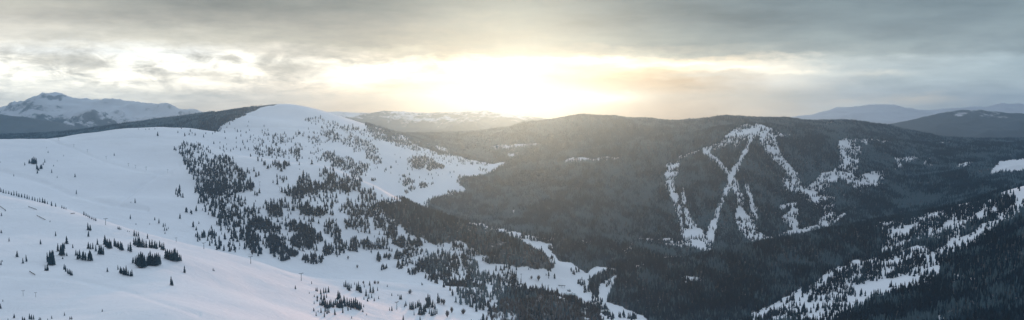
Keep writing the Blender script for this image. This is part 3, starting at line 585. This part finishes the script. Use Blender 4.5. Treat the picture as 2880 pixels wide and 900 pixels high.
# crop, phrase for the clump, [(base x, base y, height in that crop)], optional width factor
def rowof(x0, y0, x1, y1, n, h): return [(x0+(x1-x0)*(i+.3*random.random())/max(n-1, 1), y0+(y1-y0)*i/max(n-1, 1)+random.uniform(-1.5, 1.5), h*random.uniform(.75, 1.15)) for i in range(n)]
TREES = [
 ('B1', 'the long row behind the left snow crest', rowof(4, 82, 268, 150, 19, 28)),
 ('B1', 'the short row just right of the long crest row', [(292,160,30),(315,164,24),(350,172,20),(362,176,16),(374,178,14)]),
 ('B1', 'the sloping row peeking over the crest above the knoll', [(475,212,26),(487,217,20),(498,222,18),(508,228,18),(520,234,18),(532,240,20),(542,245,22)]),
 ('B1', 'the smooth bowl above the snow crest, standing alone', [(432,92,26)]),
 ('B1', 'the groomed track at the foot of the bowl', [(765,143,30),(741,142,9)]),
 ('B1', 'the bare snow below the bowl, widely spaced', [(738,233,28),(770,265,10),(847,265,12),(876,240,20),(900,258,30)]),
 ('B1', 'the loose knot beside the bowl foot', [(925,278,25),(935,275,22),(932,300,24),(943,298,18),(934,317,14),(952,290,16)]),
 ('B1', 'the tiny pair of bushes at the crest end', [(668,290,18),(675,293,20),(684,293,14),(723,305,10),(733,307,8)]),
 ('B1', 'the left edge of the knoll, small and scattered', [(8,216,22),(30,188,14),(7,313,20),(51,360,26),(5,494,30),(13,474,12)]),
 ('B1', 'the open knoll between the snow fences and the clumps', [(283,250,12),(230,376,30),(315,330,30)]),
 ('B1', 'the stacked trio high on the knoll', [(499,296,44),(511,298,36),(500,333,36)]),
 ('B1', 'the trio low on the left of the knoll', [(96,448,38),(150,474,42),(130,484,34)]),
 ('B1', 'the upper left clump around one leaning group', [(328,417,50),(343,436,60),(353,440,75),(362,403,40),(378,374,48)]),
 ('B1', 'the saplings between the upper left clumps', [(412,397,24),(378,442,22),(355,459,16)]),
 ('B1', 'the upper middle clump with the broad end tree', [(500,402,42),(512,405,38),(525,404,40),(543,416,40),(552,380,40),(562,432,58),(574,434,60),(584,436,50)]),
 ('B1', 'the dense clump below the upper middle clump', [(430,440,36),(440,462,50),(452,458,55),(468,466,50),(484,468,50),(500,470,48),(514,471,60),(507,455,50),(475,455,45),(521,469,44)]),
 ('B1', 'the pointed clump at the top of the knoll trees', [(594,380,60),(602,392,50),(610,398,56),(618,402,60),(626,400,48)]),
 ('B1', 'the slanting clump right of the pointed clump', [(648,388,50),(655,392,40),(664,395,40),(672,402,46),(682,408,52),(694,411,48)]),
 ('B1', 'the narrow pair between the slanting and long clumps', [(739,420,62),(726,414,44)]),
 ('B1', 'the dark column of trees on the left slope', [(270,478,60),(278,490,70),(288,493,85),(298,495,80),(306,492,60),(294,460,55),(302,465,58)]),
 ('B1', 'the wide low bush foot below the dark column', [(256,526,36),(268,526,42)]),
 ('B1', 'the small slanting row in the middle of the knoll', [(363,520,36),(372,532,40),(384,542,34),(392,546,34),(400,551,34),(408,553,30)]),
 ('B1', 'the open snow between the two small rows', [(608,532,28)]),
 ('B1', 'the spiky row under the slanting clump', [(668,520,30),(680,538,40),(688,543,36),(698,547,45),(706,550,40),(714,552,60),(726,555,35),(738,557,34),(746,557,42)]),
 ('B1', 'the small knot above the long clump', [(760,330,38),(772,332,34),(784,332,32),(835,345,32)]),
 ('B1', 'the long upper clump on the knoll shoulder', [(758,380,45),(768,386,55),(780,392,62),(792,394,66),(804,396,56),(816,397,50),(828,398,48),(848,398,50),(860,400,55),(874,402,50),(886,404,44),(905,395,42),(916,408,44),(927,412,50)]),
 ('B1', 'the biggest clump in the middle of the knoll', [(752,483,38),(766,488,50),(776,498,65),(786,505,85),(797,508,95),(808,510,90),(820,508,75),(833,500,62),(842,498,76),(852,497,88),(864,497,70),(876,498,74),(888,497,78),(898,494,74),(906,490,58)]),
 ('B2', 'the clump right of the biggest knoll clump', [(-30,455,58),(-18,460,60),(-5,465,62),(8,470,66),(18,473,78),(29,473,80),(40,473,68),(50,470,40),(59,471,38)]),
 ('B2', 'the slender single below the snowy shoulder', [(79,538,44)]),
 ('B2', 'the lower knoll below the biggest clump', [(3,608,55),(11,610,36)]),
 ('B2', 'the dark low bush alone on the smooth shoulder', [(240,526,18),(247,528,12)]),
 ('B1', 'the bottom left corner of the knoll', [(4,740,32),(16,700,14),(45,806,15),(80,793,28),(128,806,25),(138,808,22)]),
 ('B1', 'the lowest row along the knoll foot', [(168,800,36),(178,802,32),(190,802,30),(222,805,20),(230,805,18),(270,805,12),(293,797,20),(365,780,22),(396,802,20),(406,802,22)]),
 ('B1', 'the lone tiny tree on the lower snow', [(579,757,18)]),
 ('B2', 'the open snow left of the lower grove', [(706,630,24),(798,601,20),(785,655,12)]),
 ('B2', 'the left fringe of the lower grove', [(822,642,24),(830,644,28),(812,715,22),(830,700,25),(813,674,16),(810,755,22),(823,782,26),(835,760,14)]),
 ('B2', 'the upper left part of the lower grove', [(850,660,34),(866,655,36),(878,652,34),(893,650,38),(852,690,40),(868,692,40),(882,680,30)]),
 ('B2', 'the crowded core of the lower grove', [(845,722,30),(856,725,42),(864,722,50),(875,735,55),(886,742,52),(897,738,50),(908,732,48),(920,735,45),(932,722,42),(944,735,50),(955,738,55)]),
 ('B2', 'the front edge of the lower grove', [(851,765,34),(870,789,34),(885,770,44),(930,777,38),(896,765,30),(875,760,40)]),
 ('B3', 'the tall upper group of the lower grove', [(-18,690,55),(-8,682,40),(15,618,30),(25,620,44),(35,632,40),(45,640,50),(55,625,30),(75,605,18),(88,638,48),(97,640,58),(106,648,44),(112,652,40),(130,620,24)]),
 ('B3', 'the right fringe of the lower grove', [(140,670,44),(155,684,30),(165,650,45),(180,652,40),(160,610,30),(172,680,28),(187,698,22),(211,686,20),(205,640,26),(148,700,24),(128,690,20)]),
 ('B3', 'the solid right core of the lower grove', [(-4,735,58),(6,738,60),(15,712,50),(22,730,56),(34,728,55),(46,733,52),(58,736,60),(70,738,60),(81,738,66),(92,746,58),(103,750,52),(112,742,40)]),
 ('B3', 'the strays below the lower grove', [(38,752,30),(53,747,22),(122,760,20),(8,766,36),(58,796,16),(143,778,12),(126,732,18)]),
 ('B3', 'the sunlit crest over the lower grove', [(260,617,16),(454,608,20),(460,608,14)]),
 ('B3', 'the snow right of the lower grove', [(285,668,18),(320,668,12),(331,688,30),(339,689,34),(273,752,22),(286,753,30),(350,806,32),(412,778,24)]),
 ('B3', 'the left half of the lower right clump', [(357,732,22),(366,725,30),(388,745,45),(397,748,48),(406,748,52),(420,740,40),(432,734,42),(440,730,45),(450,750,50),(440,775,45),(453,778,50),(464,776,60)]),
 ('B3', 'the right half of the lower right clump', [(475,760,50),(484,738,60),(492,735,84),(501,722,65),(515,735,50),(530,745,40),(510,783,40),(520,782,42),(531,778,42),(541,770,34),(548,710,62),(556,708,40),(498,772,34),(446,806,26)]),
 ('A1', 'the little knot on the far left of the bowl', [(187,710,26),(218,697,30),(226,697,34),(240,700,46),(248,702,52),(256,703,60),(264,702,56),(272,702,50)]),
 ('A1', 'the ragged string below the bowl knot', [(278,742,44),(286,748,40),(293,752,30),(283,772,30),(306,738,36),(315,738,38),(326,710,26),(338,690,30)]),
 ('A1', 'the upper bowl, tiny and far apart', [(363,617,18),(353,582,10),(480,642,14),(404,718,14),(432,681,10),(688,670,8),(862,638,22),(2,690,12)]),
 ('A1', 'the middle of the bowl, each by itself', [(104,794,20),(390,768,30),(431,806,20),(566,800,32)]),
 ('A1', 'the bowl rim by the lift line', [(1190,490,36),(1046,440,10),(1100,443,14),(1125,442,14),(1169,440,14)]),
]
hn = 0; hx, hy = [], []
for k, phrase, L in TREES:
    L = sorted(L); n_ = len(L); uu, vv = cu(k, np.array([p[0] for p in L]), np.array([p[1] for p in L]))
    px, py, pz, ok = hit(uu, vv); s_ = cs(k); hts = [L[i][2]*s_/F*py[i] for i in range(n_)]
    tall = int(np.argmax(hts))
    for i in range(n_):
        if not ok[i]: continue
        h_ = max(2.2, hts[i]*1.03); squat = h_ < 6
        var = random.choice((4, 5, 6, 9, 8)) if squat else random.choice((0, 1, 2, 3, 7, 8, 3, 9))
        o_ = ordinal(i, n_)
        if n_ == 1: lab = f'single dark conifer, {phrase}' if phrase.startswith('the lone') or phrase.startswith('the slender') else f'single dark conifer on {phrase}'
        elif n_ == 2: lab = f'{"taller" if i == tall else "shorter"} of two dark conifers, {phrase}'
        else: lab = f'{"tallest " if i == tall else ""}dark conifer, {o_} in {phrase}'
        if len(lab.replace(',', '').replace('-', ' ').split()) > 15: lab = lab.replace('dark conifer, ', '').replace('tallest ', 'tallest, ')
        place_tree(float(px[i]), float(py[i]), float(pz[i]), h_, var, lab, 'single conifers on the open snow', random.uniform(.85, 1.1)); hn += 1
print('single trees', hn)
tag(bake('snowfield_conifers', SCP, sx, sy_, sz+CZ-.3, sh, rng.uniform(.85, 1.2, len(sx)), np.clip(rng.normal(.3, .13, len(sx)), 0, 1), M_CON),
    'hundreds of small dark conifers scattered and clumped over the snowy slopes', 'trees', kind='stuff')
# leafless trees and bushes
LL = [bare_mesh(90, 600+i, w, l) for i, (w, l) in enumerate(((.42, .02), (.5, .0), (.28, .15)))]
LM = []
for pv, pf in LL:
    o = mesh_np('crown', pv, pf, 3, M_BARE, {'tone': np.full(len(pv), .55)}); LM.append(o.data); bpy.data.objects.remove(o)
BT = mesh_py('trunk', *cyl(-.05, .45, .02, .008, 8), M_BARK)
for k, cx, cy_, hh, var, wd, lab in [('B3',388,656,34,1,1.1,'wide brown leafless bush alone on the snow below the sunlit crest'),
  ('B3',190,600,26,1,1.0,'brown leafless bush over the right end of the lower grove'),('B3',208,600,22,0,1.0,'smaller brown leafless bush beside the bush over the grove'),('B3',125,602,24,2,1.2,'thin leafless tree behind the tall group of the grove'),
  ('B2',830,690,30,2,1,'pale leafless tree between saplings on the grove fringe'),('B4',150,583,42,2,1.3,'taller leafless tree on the valley snow above the chalet'),('B4',110,572,24,0,1.1,'round leafless bush on the valley snow beside a taller one'),
  ('B3',580,720,44,2,1.2,'leafless tree at the right edge of the lower right clump'),('B3',568,712,36,2,1.1,'thinner leafless tree inside the right edge of the clump'),('B3',90,510,24,0,1,'small leafless bush left of the conifers in the hollow'),
  ('B3',600,790,50,2,1.2,'leafless tree on the snow beside the brown wood'),('B3',625,765,44,2,1.1,'leafless tree uphill in the thicket beside the brown wood'),('B3',690,770,40,0,1.2,'spreading leafless bush low in the thicket by the wood'),
  ('B3',480,700,30,2,1.2,'faint leafless tree above the lower right clump'),('B3',38,462,26,2,1.2,'pale leafless tree at the lower edge of the slope woods'),('B2',462,436,40,2,1.3,'pale leafless tree under the central slope groves')]:
    px, py, pz, ok = hit(*cu(k, cx, cy_)); h_ = hh*cs(k)/F*py[0]
    t = empty('leafless_tree', (px[0], py[0], pz[0]+CZ-.2), random.random()*6, (h_*wd, h_*wd, h_)); part('crown', LM[var], t); part('trunk', BT, t)
    tag(t, lab, 'bare tree', 'leafless trees and bushes on the snow')
# ------------------------------------------------------------------ lift towers
M_STEEL, nt = mat('grey_steel'); g = nt.node('ShaderNodeNewGeometry').outputs['Position']
principled(nt, nt.ramp(nt.noise(g, 2, 3), [(.3, (.07, .08, .085)), (.7, (.12, .13, .135))]), .5, None, .4)
P_POLE = mesh_py('pole', *cyl(-1, 11.2, .42, .26, 12), M_STEEL)
P_ARM = mesh_py('crossarm', *joined([box(0, 0, 11.2, 6.4, .45, .5), box(-1.2, 0, 10.5, 2.6, .2, .2), box(1.2, 0, 10.5, 2.6, .2, .2)]), M_STEEL)
P_SHV = mesh_py('sheave_train', *joined([box(0, 0, 0, .3, 3.4, .25)] + [(*[cyl(-.12, .12, .26, .26, 10, 0, -1.4+.7*i)],)[0] for i in range(5)]), M_STEEL)
P_LAD = mesh_py('ladder', *joined([box(-.2, -.55, 5.5, .05, .05, 10), box(.2, -.55, 5.5, .05, .05, 10)] + [box(0, -.55, 1+.5*i, .4, .04, .04) for i in range(19)]), M_STEEL)
TW0 = None
def tower(px, py, pz, rz, sc, label, group):
    global TW0
    if TW0 is None:
        t = empty('lift_tower', (0, 0, 0)); part('pole', P_POLE, t); part('crossarm', P_ARM, t); part('ladder', P_LAD, t)
        for s in (-1, 1): c_ = part('sheave_train', P_SHV, t); c_.location = (s*3.0, 0, 11.55)
        TW0 = t
    else:
        t = TW0.copy(); COL.objects.link(t)
        for ch in TW0.children: c_ = ch.copy(); COL.objects.link(c_); c_.parent = t
    t.location = (px, py, pz+CZ); t.rotation_euler = (0, 0, rz); t.scale = (sc, sc, sc); tag(t, label, 'lift tower', group)
for k, cx, cy_, sc, rz, lab in [
  ('A1',444,528,.95,.5,'faint lift tower topmost on the bowl rim line'),('A1',557,574,.8,.5,'lift tower second down from the bowl rim'),('A1',659,612,.85,.5,'lift tower third down from the bowl rim'),('A1',801,665,.9,.5,'lift tower fourth down from the bowl rim'),
  ('A1',969,718,.85,.5,'lift tower fifth down from the bowl rim'),('A1',1022,732,.85,.5,'lift tower sixth down from the bowl rim'),('A1',1103,748,.9,.5,'lift tower seventh down from the bowl rim'),('A1',1265,765,.8,.5,'lift tower lowest of the line down from the bowl rim'),
  ('B1',598,268,1.0,.7,'lift tower behind the knoll crest above the pointed clump'),('B1',131,668,.55,.6,'small snow lance tower on the lower left knoll'),('B1',202,676,.5,.6,'smaller lance tower beside the lower left one'),
  ('B2',31,365,.7,.7,'lift tower just behind the crest by the rightmost knoll clump'),('B2',188,404,1.0,.7,'lift tower left of two on the sunlit crest'),('B2',453,487,1.15,.7,'tall lift tower standing middle of the sunlit crest'),('B2',739,584,1.2,.7,'tall lift tower right where the crest catches sun'),
  ('B2',504,46,1.0,.5,'pale lift tower on snow right of the diagonal grove'),('B2',617,74,1.0,.5,'pale lift tower below the spur crest'),('B3',314,748,1.25,.9,'lift tower between the lower grove and lower right clump'),
  ('B4',205,633,1.0,.9,'lift tower on valley snow above the chalet'),('B4',52,570,1.0,.9,'lift tower at the left of the valley snow'),('B6',434,468,1.0,.4,'lift tower on the ski run of the nearer wooded ridge'),('B6',4,734,1.1,.4,'lift tower low on the run of the wooded ridge')]:
    px, py, pz, ok = hit(*cu(k, cx, cy_)); tower(float(px[0]), float(py[0]), float(pz[0]), rz, sc, lab, 'ski lift towers')
# ------------------------------------------------------------------ snow fences
M_WOOD, nt = mat('weathered_wood'); g = nt.node('ShaderNodeNewGeometry').outputs['Position']
principled(nt, nt.ramp(nt.noise(g, 2.5, 3), [(.3, (.10, .085, .07)), (.7, (.2, .17, .14))]), .8)
for (k, x0, y0, x1, y1, lab) in [('B1',-6,160,32,186,'weathered snow fence at the left edge below the crest row'),('B1',160,166,208,183,'weathered snow fence uppermost on the knoll'),('B1',208,216,257,241,'weathered snow fence between the upper fence and a small tree'),('B1',166,533,199,553,'short leaning snow fence low beside the wide bush'),
                              ('B1',400,206,424,203,'short broken snow fence on the crest by the peeking row')]:
    n_ = 9; us, vs = cu(k, np.linspace(x0, x1, n_), np.linspace(y0, y1, n_)); px, py, pz, ok = hit(us, vs)
    L0 = (float(px[0]), float(py[0]), float(pz[0])+CZ); t = empty('snow_fence', L0); tag(t, lab, 'fence', 'snow fences on the knoll')
    rel_ = [(float(px[i])-L0[0], float(py[i])-L0[1], float(pz[i])+CZ-L0[2]) for i in range(n_)]
    pm = mesh_py('post', *box(0, 0, .7, .16, .16, 2.4), M_WOOD)
    for p_ in rel_: q = part('post', pm, t); q.location = p_
    V_ = []; F_ = []
    for (ax, ay, az), (bx, by, bz) in zip(rel_[:-1], rel_[1:]):
        for j in range(4):
            z_ = .35+.4*j; b = len(V_)
            V_ += [(ax, ay-.1, az+z_), (bx, by-.1, bz+z_), (bx, by-.1, bz+z_+.26), (ax, ay-.1, az+z_+.26), (ax, ay-.04, az+z_), (bx, by-.04, bz+z_), (bx, by-.04, bz+z_+.26), (ax, ay-.04, az+z_+.26)]
            F_ += [(b, b+1, b+2, b+3), (b+4, b+7, b+6, b+5), (b, b+4, b+5, b+1), (b+3, b+2, b+6, b+7)]
    part('slat_panel', mesh_py('slat_panel', V_, F_, M_WOOD), t)
# ------------------------------------------------------------------ valley buildings
M_WALL, nt = mat('dark_timber_wall'); g = nt.node('ShaderNodeNewGeometry').outputs['Position']
principled(nt, nt.ramp(nt.noise(g, 1.5, 3), [(.3, (.05, .055, .055)), (.7, (.10, .10, .10))]), .8)
M_ROOF, nt = mat('snowy_roof'); g = nt.node('ShaderNodeNewGeometry').outputs['Position']
principled(nt, nt.ramp(nt.noise(g, .5, 3), [(.35, (.3, .42, .42)), (.6, (.75, .77, .8))]), .6)
M_GLASS, nt = mat('window_glass'); principled(nt, (.03, .04, .05, 1), .15, None, .5)
def building(name, k, cx, cy_, L_, D_, H_, rz, label, cat, wins):
    px, py, pz, ok = hit(*cu(k, cx, cy_)); t = empty(name, (px[0], py[0], pz[0]+CZ), rz); tag(t, label, cat)
    part('wall', mesh_py('wall', *box(0, 0, H_/2-1, L_, D_, H_+2), M_WALL), t)
    e = .9; hr = D_*.28; V_ = [(-L_/2-e, -D_/2-e, H_+.01), (L_/2+e, -D_/2-e, H_+.01), (L_/2+e, D_/2+e, H_+.01), (-L_/2-e, D_/2+e, H_+.01), (-L_/2-e, 0, H_+hr), (L_/2+e, 0, H_+hr)]
    V_ += [(p[0], p[1], p[2]+.5) for p in V_]
    F_ = [(0, 1, 5, 4), (2, 3, 4, 5), (6, 10, 11, 7), (8, 11, 10, 9), (0, 6, 7, 1), (2, 8, 9, 3), (0, 4, 10, 6), (3, 9, 10, 4), (1, 7, 11, 5), (2, 5, 11, 8), (0, 3, 4), (1, 5, 2)]
    r_ = part('roof', mesh_py('roof', V_, F_, M_ROOF), t)
    part('chimney', mesh_py('chimney', *box(L_*.22, D_*.12, H_+hr+.6, 1.1, 1.1, 2.6), M_WALL), r_)
    wm = mesh_py('window', *box(0, 0, 0, 1.8, .12, 1.3), M_WOOD); gm = mesh_py('pane', *box(0, -.05, 0, 1.5, .1, 1.0), M_GLASS)
    for i in range(wins):
        for zf in ((.5,) if H_ < 5 else (.28, .72)):
            w_ = part('window', wm, t); w_.location = (-L_/2+L_*(i+.5)/wins, -D_/2-.03, H_*zf); p_ = part('pane', gm, w_)
    d_ = part('door', mesh_py('door', *box(L_*.36, -D_/2-.04, 1.05, 1.1, .12, 2.1), M_WOOD), t)
    return t
building('chalet', 'B4', 330, 676, 25, 12, 6, .12, 'long low chalet with snowy greenish roof on the valley floor', 'chalet', 8)
building('cabin', 'B4', 303, 668, 9, 8, 4, .2, 'small cabin beside the long chalet on the valley floor', 'cabin', 3)
building('cabin', 'B4', 322, 642, 8, 5, 2.6, .1, 'tiny dark hut on open snow above the chalet', 'hut', 2)
building('warehouse', 'B4', 524, 768, 24, 12, 5, -.05, 'pale roofed shed among trees at the bottom of the valley', 'shed', 6)
# lift station with its canopy over the valley snow
px, py, pz, ok = hit(*cu('B4', 282, 620)); t = empty('lift_station', (px[0], py[0], pz[0]+CZ), -.45); tag(t, 'low lift loading station with a long canopy on the valley snow', 'lift station')
part('canopy', mesh_py('canopy', *joined([box(0, 0, 4.6, 20, 3.4, .9), box(0, 0, 5.2, 17, 2.4, .5)]), M_STEEL), t)
for xx in (-7, 0, 7): q = part('column', mesh_py('column', *cyl(-1, 4.2, .35, .35, 10), M_STEEL), t); q.location = (xx, 0, 0)
part('control_booth', mesh_py('control_booth', *box(-7.5, -4.2, 1.2, 3, 2.6, 3.6), M_WALL), t)
# ------------------------------------------------------------------ sky
w = bpy.data.worlds.new('World'); scn.world = w; w.use_nodes = True; nt = NT(w.node_tree)
SUN_U, SUN_V = 1300, 115
sa, st_ = uv2at(SUN_U, SUN_V); SAZ = math.atan(sa); SEL = math.atan(st_*math.cos(SAZ))
def azel(u, v): a_, t_ = uv2at(u, v); z_ = math.atan(a_); return z_, math.atan(t_*math.cos(z_))
gen = nt.node('ShaderNodeTexCoord').outputs['Generated']
sep = nt.node('ShaderNodeSeparateXYZ'); nt.l.new(gen, sep.inputs[0]); X_, Y_, Z_ = sep.outputs
az = nt.m('ARCTAN2', X_, Y_); el = nt.m('ARCSINE', Z_)
deg = 57.29578; azd = nt.m('MULTIPLY', az, deg); eld = nt.m('MULTIPLY', el, deg)
def vec(x, y, z=0):
    c = nt.node('ShaderNodeCombineXYZ'); nt.set(c.inputs[0], x); nt.set(c.inputs[1], y); nt.set(c.inputs[2], z); return c.outputs[0]
# ragged cloud edges: the look-up position wanders with noise drawn out along the horizon
nv = vec(nt.m('MULTIPLY', azd, .16), nt.m('MULTIPLY', eld, 1.0)); nv2 = vec(nt.m('MULTIPLY', azd, .55), nt.m('MULTIPLY', eld, 1.5), 3.3)
wob = nt.m('SUBTRACT', nt.noise(nv, 1.0, 5, .55), .5); wob2 = nt.m('SUBTRACT', nt.noise(nv2, 1.2, 6, .6), .5)
elw = nt.m('ADD', eld, nt.m('ADD', nt.m('MULTIPLY', wob, 1.0), nt.m('MULTIPLY', wob2, .75)))
azw = nt.m('ADD', azd, nt.m('MULTIPLY', wob2, 4.0))
AZ0, AZ1 = -75.0, 75.0
azn = nt.m('DIVIDE', nt.m('SUBTRACT', azw, AZ0), AZ1-AZ0, clamp=True)
ROWS = SKYROWS
prev = None
for v_, stops in ROWS:
    e_ = azel(1288, v_)[1]*deg
    st = [((azel(u_, v_)[0]*deg-AZ0)/(AZ1-AZ0), tuple(q*RK[v_] for q in lin(*c_))) for u_, c_ in stops]
    rp = nt.ramp(azn, st, 'LINEAR')
    if prev is None: cur = rp
    else:
        f_ = nt.m('DIVIDE', nt.m('SUBTRACT', elw, pe), e_-pe, clamp=True); f_ = nt.m('SMOOTH_MIN', f_, 1.0, .0) if False else f_
        cur = nt.mix(f_, cur, rp)
    prev = rp; pe = e_
cur = nt.mix(1.0, cur, (ROWK, ROWK, ROWK, 1), 'MULTIPLY')
# heaped clouds in the bright band
win = nt.m('MULTIPLY', nt.m('SUBTRACT', 1.0, nt.m('DIVIDE', nt.m('ABSOLUTE', nt.m('SUBTRACT', eld, 2.2)), 1.9), clamp=True), nt.m('DIVIDE', nt.m('SUBTRACT', 6, azd), 10, clamp=True))
puff = nt.noise(vec(nt.m('MULTIPLY', azd, .42), nt.m('MULTIPLY', eld, .95), 1.1), 1.3, 8, .6, .5)
puff = nt.m('MULTIPLY', nt.m('MULTIPLY', nt.m('SUBTRACT', puff, .47), 5, clamp=True), nt.m('MULTIPLY', win, 1.6, clamp=True))
cur = nt.mix(nt.m('MULTIPLY', puff, .8), cur, (*[q*ROWK for q in lin(152,148,141)], 1))
# overhead cloud deck
tt = nt.m('DIVIDE', nt.m('SUBTRACT', eld, 6.5), 22, clamp=True)
deck = nt.ramp(nt.noise(vec(nt.m('MULTIPLY', X_, 2), nt.m('MULTIPLY', Y_, 2), nt.m('MULTIPLY', Z_, 5)), 1.5, 5, .6), [(.3, DECK0), (.7, DECK1)])
# the deck is brighter on the sun's side of the sky and duller behind
fr = nt.m('ADD', nt.m('MULTIPLY', nt.m('SUBTRACT', nt.m('ADD', nt.m('MULTIPLY', Y_, math.cos(SAZ)), nt.m('MULTIPLY', X_, math.sin(SAZ))), 0.0), DECKG), DECKM)
rgbc = nt.node('ShaderNodeCombineColor'); [nt.set(rgbc.inputs[i_], fr) for i_ in range(3)]
deck = nt.mix(1.0, deck, rgbc.outputs[0], 'MULTIPLY')
cur = nt.mix(tt, cur, deck)
# single clouds and gaps: (u, v, half width, half height in degrees, colour, strength)
for u_, v_, rx, ry, c_, k_ in BLOBS:
    a_, e_ = azel(u_, v_); a_ *= deg; e_ *= deg
    dx = nt.m('DIVIDE', nt.m('SUBTRACT', nt.m('ADD', azd, nt.m('MULTIPLY', wob2, 2.2)), a_), rx); dy = nt.m('DIVIDE', nt.m('SUBTRACT', nt.m('ADD', eld, nt.m('MULTIPLY', wob2, .7)), e_), ry)
    g_ = nt.m('EXPONENT', nt.m('MULTIPLY', nt.m('ADD', nt.m('MULTIPLY', dx, dx), nt.m('MULTIPLY', dy, dy)), -1.0))
    cur = nt.mix(nt.m('MULTIPLY', g_, k_), cur, (*[q*ROWK for q in lin(*c_)], 1))
tex = nt.noise(vec(nt.m('MULTIPLY', azd, .35), nt.m('MULTIPLY', eld, 1.7), 7.7), 1.4, 7, .62, .4)
band = nt.m('SUBTRACT', 1.0, nt.m('DIVIDE', nt.m('ABSOLUTE', nt.m('SUBTRACT', eld, 1.4)), 2.6), clamp=True)
soft = nt.noise(vec(nt.m('MULTIPLY', azd, .12), nt.m('MULTIPLY', eld, .55), 4.7), 1.2, 3, .5)
texm = nt.m('ADD', nt.m('MULTIPLY', nt.m('SUBTRACT', soft, .5), .9), nt.m('ADD', .5, nt.m('MULTIPLY', nt.m('SUBTRACT', tex, .5), nt.m('ADD', .3, nt.m('MULTIPLY', band, nt.m('DIVIDE', nt.m('SUBTRACT', 14, azd), 16, clamp=True))))))
cur = nt.mix(1.0, cur, nt.ramp(texm, [(.2, (.60, .62, .65)), (.5, (1., 1., 1.)), (.8, (1.38, 1.36, 1.31))]), 'MULTIPLY')
sky = nt.node('ShaderNodeTexSky', sky_type='NISHITA', sun_disc=False, sun_elevation=SEL, sun_rotation=SAZ, altitude=3000, air_density=1.0, dust_density=1.0)
b1 = nt.node('ShaderNodeBackground'); nt.l.new(sky.outputs[0], b1.inputs[0]); b1.inputs[1].default_value = .08
b2 = nt.node('ShaderNodeBackground'); nt.l.new(cur, b2.inputs[0]); b2.inputs[1].default_value = SKYK
mx = nt.node('ShaderNodeMixShader'); mx.inputs[0].default_value = .92; nt.l.new(b1.outputs[0], mx.inputs[1]); nt.l.new(b2.outputs[0], mx.inputs[2])
ow = nt.node('ShaderNodeOutputWorld'); nt.l.new(mx.outputs[0], ow.inputs[0])
w.cycles.sampling_method = 'MANUAL'; w.cycles.sample_map_resolution = 1024
# ------------------------------------------------------------------ sun, haze, camera
from mathutils import Vector
sd = Vector((math.sin(SAZ)*math.cos(SEL), math.cos(SAZ)*math.cos(SEL), math.sin(SEL)))
ld = bpy.data.lights.new('sun', 'SUN'); ld.energy = SUN_E; ld.angle = D2R(SUN_ANG); ld.color = (1, .46, .22)
lo = bpy.data.objects.new('sun', ld); COL.objects.link(lo); lo.rotation_euler = sd.to_track_quat('Z', 'Y').to_euler(); lo.location = sd*1000
M_HAZE = bpy.data.materials.new('haze'); M_HAZE.use_nodes = True; nt = NT(M_HAZE.node_tree)
pvn = nt.node('ShaderNodeVolumePrincipled'); pvn.inputs['Color'].default_value = HAZE_C; pvn.inputs['Density'].default_value = HAZE_D; pvn.inputs['Anisotropy'].default_value = HAZE_G
oo = nt.node('ShaderNodeOutputMaterial'); nt.l.new(pvn.outputs[0], oo.inputs['Volume'])
top = CZ + 295; x0, x1, y0, y1 = -30000, 30000, -3000, 20500
me = mesh_py('haze', *box((x0+x1)/2, (y0+y1)/2, (top+ZMIN-1)/2, x1-x0, y1-y0, top-ZMIN+1), M_HAZE)
tag(part('haze', me, None), kind='stuff'); 
cam = bpy.data.cameras.new('camera'); cam.sensor_fit = 'HORIZONTAL'; cam.angle = HF; cam.clip_start = 1; cam.clip_end = 90000
co = bpy.data.objects.new('camera', cam); COL.objects.link(co); co.location = (0, 0, CZ); co.rotation_euler = (math.pi/2 - PITCH, 0, 0); scn.camera = co
vs_ = scn.view_settings; scn.display_settings.display_device = 'sRGB'; vs_.view_transform = 'Standard'; vs_.look = 'None'; vs_.exposure = EXPO; vs_.gamma = 1
cy = scn.cycles; cy.max_bounces = 5; cy.diffuse_bounces = 2; cy.volume_bounces = VB; cy.use_denoising = DN; cy.volume_step_rate = 5; cy.use_adaptive_sampling = False
